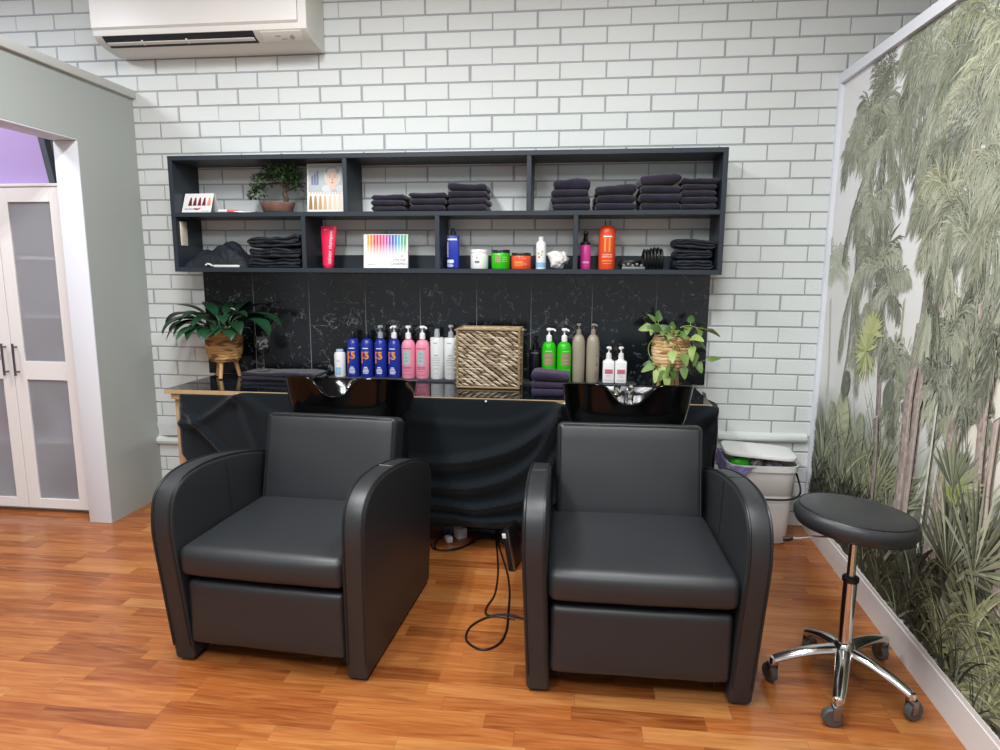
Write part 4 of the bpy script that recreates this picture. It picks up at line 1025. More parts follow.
tag(b.build('white_comb', mat('comb_white', 'cfd3cf', .4)), 'slim white comb-like tool in front of the crumpled cape', 'comb')
# flat plum towel and wine glass on the bench
stack(-1.655, -.14, BZ, (.022, .020), .45, .19, mat('dusk_towel', '25212f', .95, spec=.1, sheen=.3, bump=(500, .3)), 'the low pile under the stemmed glass', 'wide towels under the wine glass', 61, 0, 1, None, 'towel', 'folded_towel', 'wide dark plum folded towel')
def wineglass():
    gl = mat('clear_glass', 'ffffff', .02, trans=1, ior=1.45)
    t = thing('wine_glass', 'clear stemmed glass of pale stones on the wide dark towel', 'glass', (-1.775, -.135, BZ+.046))
    b = MB(); b.lathe([(.036, 0), (.037, .002), (.03, .004), (.006, .008), (.0042, .02), (.0042, .085), (.010, .094), (.030, .105), (.043, .130), (.047, .160), (.044, .195), (.0425, .195), (.0455, .160), (.0415, .132), (.028, .108), (0, .0985)], 32); b.build('glass_body', gl, t, 60)
    b = MB(); b.lathe([(.037, .001), (.037, .0022), (.034, .0028), (.033, .0018)], 32); b.build('foot_rim', mat('pale_edge', '8f8f96', .3), t)
    rr = random.Random(5)
    for k in range(16):
        a = rr.uniform(0, 2*PI); r = .028*math.sqrt(rr.random()); zz = BZ+.046+.125+.05*rr.random()
        rad = .0075*rr.uniform(.7, 1.1); b = MB(); b.lathe([(0, -rad*.8), (rad*.7, -rad*.5), (rad, 0), (rad*.7, rad*.6), (0, rad*.8)], 7)
        o = b.build('pale_stone', mat('pale_stone', 'b9b9b4', .5), None, 60, (-1.775+r*math.cos(a), -.135+r*math.sin(a), zz)); o.rotation_euler = (rr.random(), rr.random(), 0)
        tag(o, 'pale grey pebble piled inside the stemmed glass', 'pebble', 'pebbles in the stemmed glass')
wineglass()

# ================================================================== things on the upper shelf
def tent_card():
    t = thing('tent_card', 'white tent card with a row of red shade samples and red lips', 'card', (-2.085, -.155, ZM), R(-4))
    w, h = .088, .108; rings = []
    b = MB(); P = [(-.045, 0), (-.002, h), (.002, h), (.055, 0), (.052, 0), (0, h-.006), (-.042, 0)]
    b.prism(P, -w, w); b.build('folded_card', mat('card_white', 'e4e4e4', .45), t, 0)
    M = lambda x, q: (x, -.0458+.043*q/.116, .108*q/.116)   # along the sloping front face
    red = [mat('shade_dark', '5e1018', .5), mat('shade_wine', '6b1422', .5), mat('shade_red', '82172a', .5), mat('shade_plum', '6a1426', .5), mat('shade_apricot', 'dd9478', .5)]
    b = MB()
    for k in range(5):
        x = -.045+.028*k+(.0 if k < 4 else .002); pts = [(-.012, .043), (.012, .043), (.009, .062), (.0055, .085), (.003, .092), (-.003, .092), (-.0055, .085), (-.009, .062)]
        b.add([M(x+px, q) for px, q in pts], [tuple(range(8))], k)
    b.build('shade_samples', red, t, 0)
    b = MB(); pts = [(-.024, .026), (-.010, .018), (.004, .016), (.016, .022), (.026, .031), (.012, .029), (.003, .026), (-.004, .029), (-.012, .028)]
    b.add([M(x+.002, q) for x, q in pts], [tuple(range(9))]); b.build('lips_print', mat('lips_red', 'b0152f', .5), t, 0)
    b = MB()
    for k in range(9): b.add([M(-.072+.008*k+dx, q) for dx, q in ((0, .018+.002*(k % 2)), (.005, .02), (.006, .029-.002*(k % 3)), (.001, .027))], [(0, 1, 2, 3)])
    b.build('lettering', mat('violet_ink', '6a6a9a', .5), t, 0)
    b = MB()
    for k in range(8): b.add([M(.030+.006*k+dx, q) for dx, q in ((0, .008), (.004, .008), (.004, .012), (0, .012))], [(0, 1, 2, 3)])
    b.build('lettering', GREY, t, 0)
tent_card()
def chart():
    t = thing('shade_chart', 'upright chart with a blonde face photo above a row of hair swatches', 'chart', (-1.366, -.155, ZM), R(-2))
    w, h = .103, .262; M = Matrix.Rotation(R(-4), 4, 'X')
    b = MB(); b.box(-w, w, -.004, .006, 0, h, .001, 1, M=M); b.build('board', mat('chart_white', 'dadad6', .4), t)
    def P(x, z, k=0): return M @ Vector((x, -.0043-.0002*k, z))
    def poly(b, pts, mi, k): b.add([P(x, z, k) for x, z in pts], [tuple(range(len(pts)))], mi)
    def ell(b, cx, cz, rx, rz, mi, k, n=28): poly(b, [(cx+rx*math.cos(2*PI*i/n), cz+rz*math.sin(2*PI*i/n)) for i in range(n)], mi, k)
    cm = [mat('photo_backdrop', 'a9b3b5', .4), mat('photo_skin', 'd8bda9', .4), mat('photo_hair', 'c6cbcb', .4), mat('photo_shadow', '8b8480', .4), mat('photo_lips', 'a8736a', .4), mat('photo_bottles', '6e7492', .4), mat('photo_hair_dark', '98a1a3', .4)]
    b = MB(); poly(b, [(-w+.008, .112), (w-.004, .112), (w-.004, h-.006), (-w+.008, h-.006)], 0, 1)
    cx, cz = .042, .185
    ell(b, cx+.002, cz+.014, .048, .058, 2, 2); ell(b, cx, cz+.038, .042, .026, 6, 3)
    ell(b, cx, cz-.004, .032, .043, 1, 4); poly(b, [(cx-.018, cz-.062), (cx+.022, cz-.062), (cx+.016, cz-.03), (cx-.014, cz-.03)], 1, 3)
    poly(b, [(cx-.035, cz+.02), (cx-.02, cz+.046), (cx+.012, cz+.05), (cx+.036, cz+.018), (cx+.02, cz+.036), (cx-.006, cz+.034)], 2, 5)
    for s in (-1, 1): ell(b, cx+s*.013, cz+.004, .006, .0025, 3, 5, 10); poly(b, [(cx+s*.007, cz+.013), (cx+s*.020, cz+.013), (cx+s*.019, cz+.016), (cx+s*.008, cz+.0155)], 3, 5)
    poly(b, [(cx-.004, cz-.014), (cx+.004, cz-.014), (cx+.002, cz+.0), (cx-.001, cz)], 3, 5); ell(b, cx, cz-.025, .009, .0035, 4, 5, 12)
    ell(b, cx-.03, cz-.056, .03, .02, 2, 2); ell(b, cx+.04, cz-.056, .02, .02, 2, 2)
    for k in range(3): poly(b, [(-.078+.015*k, .148), (-.066+.015*k, .148), (-.066+.015*k, .19+.012*k), (-.072+.015*k, .205+.012*k), (-.078+.015*k, .19+.012*k)], 5, 2)
    b.build('photo_print', cm, t, 0)
    sw = ['8f6f49', 'a3835a', 'b39468', 'c2aa83', 'cfbd9c', 'd8cbb2', 'dcd3c0']; b = MB(); ms = [mat('swatch_'+c, c, .5) for c in sw]
    for k in range(7):
        x = -.082+.0275*k; poly(b, [(x-.011, .018), (x+.011, .018), (x+.009, .05), (x+.006, .082), (x+.003, .092), (x-.003, .092), (x-.006, .082), (x-.009, .05)], k, 1)
    b.build('swatch_print', ms, t, 0)
    b = MB()
    for r in range(2):
        for k in range(11): poly(b, [(-.086+.0165*k, .101+.007*r), (-.076+.0165*k, .101+.007*r), (-.076+.0165*k, .104+.007*r), (-.086+.0165*k, .104+.007*r)], 0, 1)
    b.build('lettering', mat('gold_ink', 'b39d72', .5), t, 0)
chart()
b = MB(); b.T = Matrix.Translation((-1.905, -.18, ZM+.010)) @ Matrix.Rotation(R(12), 4, 'Z') @ Matrix.Rotation(R(90), 4, 'Y')
b.lathe([(.004, -.06), (.008, -.055), (.009, -.01)], 14, mi=0); b.lathe([(.009, -.01), (.0095, .02), (.005, .045), (0, .046)], 14, mi=1)
tag(b.build('lip_pencil', [mat('card_white', 'e4e4e4', .45), mat('coral_pink', 'd0606c', .4)]), 'small white and coral pencil-like tube lying beside the tent card', 'cosmetic tube')
b = MB(); b.T = Matrix.Translation((-1.815, -.185, ZM)) @ Matrix.Rotation(R(25), 4, 'Z'); b.tube([(-.05, 0, .004), (.05, .0, .004)], .004, 8); b.tube(spline([(.05, 0, .004), (.06, .004, .006), (.066, 0, .012)], 4), .003, 8)
tag(b.build('hair_pin', grey_metal), 'thin grey hair pin lying in front of the bonsai pot', 'hair pin')

# ------------------------------------------------------------------ plants
def leaf(b, base, d, L, W, droop, up=Vector((0, 0, 1)), n=8, fold=.25, heart=False, mi=0, lim=None, twist=0):
    """one leaf blade: starts at base, heads along d and bends down by droop radians"""
    d = Vector(d).normalized(); p = Vector(base); rows = []
    side = d.cross(up); side = side.normalized() if side.length > 1e-4 else Vector((1, 0, 0))
    if twist: side = Matrix.Rotation(twist, 3, d) @ side
    for i in range(n+1):
        f = i/n
        w = W*(math.sin(PI*min(1, f*.93+.07))**.8)*(1-.35*f) if not heart else W*((1-f)**.6)*min(1, (f*7+.35))*1.0
        if i == n: w = .0004
        nrm = side.cross(d)
        q = p.copy()
        l, r = q+side*w/2+nrm*fold*w*.5, q-side*w/2+nrm*fold*w*.5
        if heart and i == 0: l -= d*L*.12; r -= d*L*.12
        row = [l, q, r]
        if lim is not None:
            for c in row: c.y = min(c.y, lim); c.z = max(c.z, .012)
        rows.append(row)
        p = p+d*L/n; d = (Matrix.Rotation(-droop/n, 3, side) @ d).normalized()
    vs = [x for r in rows for x in r]; fs = []
    for i in range(n):
        for k in range(2): fs.append((i*3+k, i*3+k+1, i*3+4+k, i*3+3+k))
    b.add(vs, fs, mi)
    return p
WV = [mat('weave_tan', 'b48a58', .7, spec=.2), mat('weave_gold', 'cfa56b', .7, spec=.2), mat('weave_brown', '7d5b3c', .75, spec=.2)]
def strand(b, c, u, v, nrm, L, h, th, slant, mi, n=6, m=6):
    """lens-shaped bit of plaited rush lying on a surface"""
    a = u*math.cos(slant)+v*math.sin(slant); q = v*math.cos(slant)-u*math.sin(slant); rings = []
    for i in range(n+1):
        f = i/n; k = max(.12, math.sin(PI*(.06+.88*f)))
        rings.append([c+a*L*(f-.5)+(q*math.cos(2*PI*j/m)*h*.5+nrm*math.sin(2*PI*j/m)*th*.5)*k+nrm*th*.35*k for j in range(m)])
    b.loft(rings, mi=mi)
WP = [mat('weave_straw', 'c9a878', .7, spec=.2), mat('weave_pale', 'dcc096', .7, spec=.2), mat('weave_umber', '8f6e4a', .75, spec=.2)]
def pot(t, prof, rows, per, seed, legs_r, legz, zbot, wm=WV):
    """round woven pot on three splayed wooden legs"""
    rr = random.Random(seed)
    def rad(z):
        for (r0, z0), (r1, z1) in zip(prof, prof[1:]):
            if z0 <= z <= z1: return r0+(r1-r0)*(z-z0)/(z1-z0)
        return prof[-1][0]
    b = MB(); b.lathe([(0.001, zbot)]+[(r-.004, z) for r, z in prof]+[(prof[-1][0]-.010, prof[-1][1]-.002), (prof[-1][0]-.012, prof[-1][1]-.03), (.001, prof[-1][1]-.03)], 32)
    b.build('basket_liner', mat('pot_lining', '5b4630', .9), t, 50)
    b = MB(); z0, z1 = prof[0][1], prof[-1][1]
    for i in range(rows):
        z = z0+(z1-z0)*(i+.5)/rows; r = rad(z)
        for k in range(per):
            a = 2*PI*(k+.5*(i % 2))/per+rr.uniform(-.03, .03); nrm = Vector((math.cos(a), math.sin(a), 0)); u = Vector((-math.sin(a), math.cos(a), 0))
            strand(b, Vector((nrm.x*(r-.002), nrm.y*(r-.002), z)), u, Vector((0, 0, 1)), nrm, 2*PI*r/per*1.5, (z1-z0)/rows*1.25, .009, R(rr.uniform(4, 14))*(1 if i % 2 else -1), rr.choice((0, 0, 1, 2)))
    for zz, rr_ in ((z1-.002, prof[-1][0]-.003), (z0+.004, prof[0][0])):
        b.tube([(rr_*math.cos(2*PI*k/40), rr_*math.sin(2*PI*k/40), zz) for k in range(40)], .0058, 7, True, mi=1)
    b.build('weave', wm, t, 60)
    for k in range(3):
        a = R(-90+120*k+6); b = MB(); c, s = math.cos(a), math.sin(a)
        b.tube([(legs_r[1]*c, legs_r[1]*s, .004), (legs_r[0]*c, legs_r[0]*s, legz)], [.0105, .0125], 12); b.build('leg', mat('pot_leg_wood', 'c79f68', .5), t)
    b = MB(); b.lathe([(.001, 0), (prof[-1][0]-.013, 0), (.001, .008)], 24, c=(0, 0, prof[-1][1]-.03)); b.build('soil', mat('potting_soil', '2b211a', .95), t)
def peace_lily():
    t = thing('potted_peace_lily', 'dark green broad-leaved plant in a woven pot on three wooden legs', 'potted plant', (-1.995, -.155, BZ))
    pot(t, [(.068, .098), (.084, .118), (.093, .15), (.097, .20), (.096, .25), (.092, .285)], 12, 15, 3, (.052, .074), .105, .097)
    g = [mat('lily_leaf', '1b4029', .35, spec=.5), mat('lily_leaf_light', '2a5836', .35, spec=.5), mat('lily_leaf_deep', '163822', .38, spec=.5)]
    rr = random.Random(8); st = MB(); lf = MB(); lim = .135
    # (azimuth deg, stalk reach, stalk height, blade length, width, droop)
    spec = [(182, .13, .13, .20, .075, 1.5), (196, .12, .10, .21, .075, 1.9), (170, .11, .12, .16, .06, 1.2), (212, .11, .06, .19, .07, 2.0), (228, .09, .08, .17, .07, 1.9), (250, .085, .05, .15, .068, 1.9),
            (270, .09, .03, .13, .065, 1.7), (290, .08, .05, .12, .055, 1.6), (200, .07, .15, .15, .055, .9), (150, .06, .16, .13, .05, .7), (355, .16, .12, .20, .075, 1.5), (340, .15, .10, .21, .078, 1.8), (2, .12, .13, .17, .06, 1.2),
            (318, .10, .08, .15, .06, 1.7), (10, .10, .16, .15, .055, .9), (60, .05, .17, .11, .045, .5), (260, .05, .12, .15, .055, 1.4), (300, .06, .14, .15, .055, 1.4), (235, .06, .15, .16, .06, 1.5), (186, .17, .07, .15, .055, 1.7), (222, .10, .10, .20, .07, 1.6), (278, .10, .02, .13, .07, 1.5), (308, .10, .03, .14, .065, 1.7), (240, .11, .02, .15, .07, 1.6), (100, .03, .17, .10, .04, .5), (330, .07, .16, .14, .05, 1.1)]
    for az, rc, hh, L, W, dr in spec:
        a = R(az); u = Vector((math.cos(a), math.sin(a), 0)); b0 = Vector((u.x*.03, u.y*.03, .255)); L *= 1.22; W *= 1.75; hh *= .74; tip = b0+u*rc*.75+Vector((0, 0, hh*.85))
        tip.y = min(tip.y, .10)
        st.tube(spline([b0, b0+u*rc*.25+Vector((0, 0, hh*.6)), tip], 5), [.0028]*10+[.002], 6)
        d = u*1.0+Vector((0, 0, .55 if dr > 1 else 1.0))
        leaf(lf, tip, d, L, W, dr, n=9, fold=.28, mi=rr.choice((0, 0, 1, 2)), lim=lim)
    st.build('stems', g[1], t, 60); lf.build('leaves', g, t, 60)
    b = MB(); b.tube([(.035, -.04, .24), (.040, -.05, .33), (.040, -.05, .345)], [.0025, .002, .0035], 6); b.build('plant_stake', mat('pale_stem', 'b9b48f', .6), t)
    b = MB()
    leaf(b, (.045, -.02, .395), (1, -.1, .2), .05, .028, .8, n=6); b.build('white_spathe', mat('spathe', 'b9c4b2', .5), t)
peace_lily()
def pothos():
    t = thing('potted_pothos', 'trailing light green heart-leaved plant in a woven pot on wooden legs', 'potted plant', (.500, -.155, BZ))
    pot(t, [(.068, .108), (.084, .125), (.092, .16), (.095, .21), (.093, .255), (.088, .278)], 10, 14, 5, (.042, .058), .115, .107, WP)
    g = [mat('pothos_leaf', '688443', .4, spec=.45), mat('pothos_leaf_light', '93aa62', .4, spec=.45), mat('pothos_leaf_deep', '41622f', .4, spec=.45)]
    rr = random.Random(12); st = MB(); lf = MB()
    def P(x, y, z): return Vector((x*(.82 if x > .12 else .95), min(y, .13), z*.82+.068))
    def vine(pts, leaves):
        pp = spline([P(*p) for p in pts], 6); st.tube(pp, .0022, 6)
        for f, az, el, L, W, dr, mi in leaves:
            p = pp[min(len(pp)-1, int(f*(len(pp)-1)))]; a = R(az); d = Vector((math.cos(a)*math.cos(R(el)), math.sin(a)*math.cos(R(el)), math.sin(R(el))))
            q = p+d*.022; st.tube([p, q], .0014, 5); leaf(lf, q, d, L, W, dr, n=7, fold=.2, heart=True, mi=mi, lim=.135, twist=rr.uniform(-.5, .5), up=Vector((0, -.75, .65)) if rr.random() < .65 else Vector((0, 0, 1)))
    vine([(-.03, 0, .22), (-.05, -.02, .30), (-.075, -.02, .335), (-.10, -.03, .33)], [(.4, 200, 20, .07, .05, .8, 0), (.7, 90, 70, .06, .045, .3, 2), (1, 195, -15, .065, .05, 1, 1), (.8, 150, 50, .06, .045, .6, 0), (.9, 240, -40, .05, .04, .5, 1)])
    vine([(-.02, -.03, .22), (-.04, -.06, .29), (-.06, -.07, .30)], [(.5, 250, 10, .07, .055, 1, 0), (1, 210, 20, .07, .05, .9, 2), (.8, 290, -20, .06, .05, .8, 1)])
    vine([(.03, 0, .22), (.04, -.02, .31), (.09, -.02, .33), (.15, -.02, .318), (.195, -.02, .312)], [(1, 5, -20, .075, .055, .4, 1), (.75, 280, -20, .07, .05, .8, 0), (.55, 80, 50, .06, .045, .6, 2), (.5, 250, -20, .06, .05, .9, 0), (.85, 300, 10, .05, .04, .6, 0)])
    vine([(.03, -.03, .23), (.06, -.07, .26), (.10, -.08, .24), (.115, -.085, .19)], [(.5, 300, 10, .08, .06, 1.0, 1), (.8, 250, -55, .08, .055, .4, 1), (1, 260, -70, .07, .05, .2, 0), (.7, 350, -20, .07, .05, .9, 2)])
    vine([(.05, -.03, .23), (.10, -.05, .20), (.15, -.05, .12), (.17, -.05, .105), (.205, -.05, .115)], [(1, 8, 10, .070, .040, .25, 0), (.5, 300, -50, .06, .05, .5, 0)])
    vine([(-.05, -.02, .23), (-.10, -.03, .24), (-.125, -.03, .19), (-.115, -.04, .13), (-.085, -.06, .09), (-.07, -.07, .07)], [(1, 240, -60, .07, .05, .3, 1), (.85, 200, -20, .07, .05, .7, 0), (.92, 320, -30, .06, .05, .7, 1), (.78, 170, -10, .05, .035, .8, 2)])
    vine([(0, -.04, .23), (0, -.10, .22), (-.01, -.115, .16), (-.02, -.115, .09), (-.03, -.11, .06)], [(.4, 260, -40, .07, .055, .6, 1), (.7, 230, -70, .06, .05, .3, 0), (1, 265, -75, .08, .055, .2, 1), (.8, 310, -50, .06, .05, .5, 2), (.95, 200, -50, .06, .05, .5, 0)])
    vine([(.02, -.04, .23), (.03, -.10, .21), (.05, -.11, .14), (.055, -.11, .10)], [(.5, 290, -40, .07, .055, .6, 0), (1, 280, -70, .06, .05, .3, 0), (.8, 330, -50, .06, .045, .5, 1)])
    vine([(0, 0, .23), (0, -.02, .27), (.01, -.03, .29)], [(.7, 250, -10, .08, .06, 1.1, 1), (.9, 300, 0, .08, .06, 1.0, 0), (1, 270, 20, .08, .06, 1.2, 0), (.8, 190, 30, .07, .05, 1.1, 2), (.8, 340, 30, .07, .05, 1.1, 2), (.6, 90, 60, .06, .05, .5, 2)])
    st.build('stems', mat('pothos_stem', '8c9a55', .5), t, 60); lf.build('leaves', g, t, 60)
    b = MB(); b.tube([(.01, -.02, .22), (-.005, -.03, .335)], .004, 8); b.build('plant_stake', mat('bamboo', 'b89b5f', .6), t)
pothos()
def bonsai():
    t = thing('bonsai_tree', 'small bonsai with twisted trunk in an oval brown pot on the top shelf', 'bonsai', (-1.645, -.135, ZM))
    N = 36; ring = lambda w, d, z: [(w*math.cos(2*PI*k/N), d*math.sin(2*PI*k/N), z) for k in range(N)]
    b = MB(); b.loft([ring(.075, .05, .004), ring(.082, .055, .008), ring(.092, .062, .04), ring(.099, .066, .052), ring(.099, .066, .058), ring(.092, .060, .058), ring(.088, .056, .045)])
    for x in (-.05, .05): b.box(x-.012, x+.012, -.03, .03, 0, .008, .002)
    b.build('pot', mat('brown_ceramic', '6a4f45', .4, var=(20, '7b5d50')), t, 45)
    b = MB(); b.loft([ring(.087, .055, .046), ring(.05, .03, .054), ring(.01, .01, .056)]); b.build('moss', mat('moss', '3e4a2b', .95), t)
    bark = mat('bonsai_bark', '4c3d33', .85, bump=(90, .5))
    b = MB(); b.tube(spline([(.045, 0, .05), (.055, -.005, .085), (.045, 0, .11), (.058, 0, .135), (.03, .005, .155), (-.01, 0, .165), (-.05, 0, .155)], 6), [.014-.0003*i for i in range(37)], 9)
    b.tube(spline([(.052, 0, .13), (.07, .005, .165), (.05, 0, .20), (.02, 0, .22)], 6), [.008-.0003*i for i in range(19)], 7); b.tube(spline([(.055, 0, .12), (.10, -.01, .135), (.13, -.01, .15)], 6), .0045, 6)
    b.tube(spline([(-.03, 0, .16), (-.085, -.01, .15), (-.115, -.01, .13)], 6), .0045, 6)
    b.build('trunk', bark, t, 60)
    rr = random.Random(21); lf = MB()
    pads = [(-.105, -.01, .125, .05, .032), (-.075, 0, .175, .06, .035), (-.02, 0, .215, .07, .034), (.03, 0, .238, .055, .026), (.06, -.01, .205, .055, .035), (.105, -.01, .17, .045, .038), (.10, 0, .215, .045, .028), (.02, -.02, .19, .06, .03), (.112, 0, .135, .032, .025), (-.13, -.01, .10, .03, .024)]
    for cx, cy, cz, r, h in pads:
        for k in range(int(38000*r*r)+40):
            th = rr.uniform(0, 2*PI); ph = math.acos(rr.uniform(-.7, 1)); q = rr.random()**.35
            p = Vector((cx+r*q*math.sin(ph)*math.cos(th), cy+r*.8*q*math.sin(ph)*math.sin(th), cz+h*q*math.cos(ph)))
            if p.z > .244: continue
            p.y = min(p.y, .11)
            d = Vector((math.cos(th)*math.sin(ph), math.sin(th)*math.sin(ph), math.cos(ph)+.2))+Vector((rr.uniform(-.6, .6), rr.uniform(-.6, .6), rr.uniform(-.4, .4)))
            leaf(lf, p, d, rr.uniform(.020, .032), rr.uniform(.011, .016), .5, n=2, fold=.2, mi=rr.choice((0, 0, 1, 2)))
    lf.build('leaves', [mat('bonsai_leaf', '35502f', .45), mat('bonsai_leaf_light', '587a48', .45), mat('bonsai_leaf_deep', '24391f', .5)], t, 60)
bonsai()

# ------------------------------------------------------------------ woven basket on the bench
def basket():
    t = thing('woven_basket', 'square woven rush storage basket on the bench between white and green bottles', 'basket', (-.452, -.306, BZ))
    W, D, H = .334, .178, .318; rr = random.Random(4); x0, x1 = -W/2, W/2
    b = MB(); b.box(x0+.008, x1-.008, .008, D-.008, .002, H-.012, .004); b.build('basket_box', mat('basket_dark', '2c2118', .9), t)
    ms = [mat('rush_tan', 'a4927a', .75, spec=.2), mat('rush_light', 'bfb199', .75, spec=.2), mat('rush_brown', '75644f', .8, spec=.2)]
    rows = 21; X, Y, Z = Vector((1, 0, 0)), Vector((0, 1, 0)), Vector((0, 0, 1))
    def face(b, o, u, v, nrm, L, Hh, rws):
        n = max(3, int(L/.036))
        for i in range(rws):
            for k in range(n+1):
                f = (k+.5*(i % 2))/n
                if f > .995: continue
                ct = o+u*L*min(.965, max(.035, f+.25/n))+v*(.010+(Hh-.016)*(i+.5)/rws)
                strand(b, ct, u, v, nrm, .052*rr.uniform(.85, 1.15), .0120*rr.uniform(.85, 1.1), .010, R(rr.uniform(-24, -10)), rr.choice((0, 0, 1, 1, 2)))
    b = MB(); face(b, Vector((x0, .008, .004)), X, Z, -Y, W, H-.012, rows); b.build('front_weave', ms, t, 60)
    b = MB(); face(b, Vector((x1-.008, .0, .004)), Y, Z, X, D, H-.012, rows); b.build('side_weave', ms, t, 60)
    b = MB(); face(b, Vector((x0+.008, D, .004)), -Y, Z, -X, D, H-.012, rows); b.build('side_weave', ms, t, 60)
    b = MB(); face(b, Vector((x0, .0, H-.012)), X, Y, Z, W, D, 13); b.build('lid_weave', ms, t, 60)
    b = MB()
    for x in (x0+.004, x1-.004): b.tube([(x, .004, .004), (x, .004, H-.006)], .0065, 8); b.tube([(x, .004, H-.006), (x, D-.004, H-.006)], .0065, 8); b.tube([(x, D-.004, .004), (x, D-.004, H-.006)], .0065, 8)
    for y in (.004, D-.004): b.tube([(x0+.004, y, H-.006), (x1-.004, y, H-.006)], .0065, 8); b.tube([(x0+.004, y, .0065), (x1-.004, y, .0065)], .0065, 8)
    b.build('edge_rope', mat('rope_edge', '8d7757', .75), t, 60)
basket()

# ================================================================== leads and plugs on the floor between the chairs
b = MB(); b.tube(spline([(-.395, -.40, .05), (-.388, -.44, .012), (-.362, -.60, .0045), (-.335, -.80, .0045), (-.325, -1.0, .0045), (-.345, -1.12, .0045), (-.33, -1.18, .006), (-.25, -1.175, .011), (-.175, -1.19, .0045), (-.12, -1.22, .0045)], 8), .0042, 8)
b.tube(spline([(-.385, -.40, .05), (-.375, -.46, .012), (-.335, -.62, .0045), (-.29, -.80, .0045), (-.262, -.98, .0045), (-.250, -1.15, .0045), (-.243, -1.28, .0045), (-.262, -1.38, .0045), (-.32, -1.425, .0045), (-.385, -1.375, .0045), (-.392, -1.29, .0045), (-.355, -1.22, .0045), (-.30, -1.182, .0045), (-.22, -1.195, .0045)], 8), .0042, 8)
tag(b.build('extension_lead', black_plastic), 'thin black cord looping across the floor between the two chairs', 'cord')
b = MB(); b.box(-.12, .12, -.028, .028, 0, .035, .006)
for k in range(4): b.box(-.10+.055*k, -.065+.055*k, -.018, .018, .034, .037, .002)
o = b.build('power_strip', mat('strip_dark', '2a2c30', .4), None, 40, (-.47, -.33, 0)); o.rotation_euler = (0, 0, R(-4)); tag(o, 'dark power strip on the floor below the black cloth', 'power strip')
b = MB(); b.tube(spline([(-.66, -.40, .02), (-.70, -.50, .0045), (-.66, -.585, .0045), (-.55, -.53, .0045), (-.50, -.43, .0045), (-.42, -.40, .0045), (-.34, -.46, .0045), (-.28, -.46, .0045), (-.22, -.38, .0045)], 8), .0042, 8)
b.tube(spline([(-.78, -.48, .0045), (-.72, -.52, .0045), (-.68, -.58, .0045), (-.58, -.57, .0045), (-.5, -.46, .0045)], 8), .0042, 8)
tag(b.build('charger_lead', black_plastic), 'black cord lying behind the white adaptor under the bench', 'cord')
b = MB(); b.box(-.035, .035, -.03, .03, 0, .055, .006); b.tube([(.0, -.03, .03), (0, -.05, .03)], .008, 8); o = b.build('adaptor', mat('slate_plastic', '565b73', .4), None, 40, (-.655, -.35, 0)); o.rotation_euler = (0, 0, R(10)); tag(o, 'slate blue plug adaptor on the floor under the black cloth', 'adaptor')
b = MB(); b.box(-.028, .028, -.028, .028, 0, .055, .006); b.lathe([(.012, .0), (.012, .003)], 16, c=(0, 0, .055)); o = b.build('adaptor', white_pl, None, 40, (-.585, -.40, 0)); o.rotation_euler = (R(0), 0, R(38)); tag(o, 'white cube adaptor on the floor beside the slate blue adaptor', 'adaptor')
b = MB(); b.box(-.022, .022, -.016, .016, 0, .032, .005); b.tube([(-.022, 0, .016), (-.04, 0, .016), (-.055, -.005, .006)], .005, 8); o = b.build('plug', white_pl, None, 40, (-.635, -.465, 0)); o.rotation_euler = (0, 0, R(-60)); tag(o, 'small white plug on the floor in front of the white cube adaptor', 'plug')
def leaning_box():
    t = thing('control_box', 'slim black box with a silver edge standing beside the right chair', 'control box', (-.258, -.70, 0), R(-14))
    b = MB(); M = Matrix.Rotation(R(-10), 4, 'Y'); b.box(-.014, .012, -.07, .07, .004, .205, .004, M=M); b.build('box_body', black_plastic, t)
    b = MB(); b.box(.0125, .017, -.072, -.05, .006, .203, .001, M=M); b.build('silver_edge', grey_metal, t)
    b = MB(); b.box(-.016, .002, -.073, -.069, .165, .188, .001, M=M); b.build('white_tag', white_pl, t)
leaning_box()

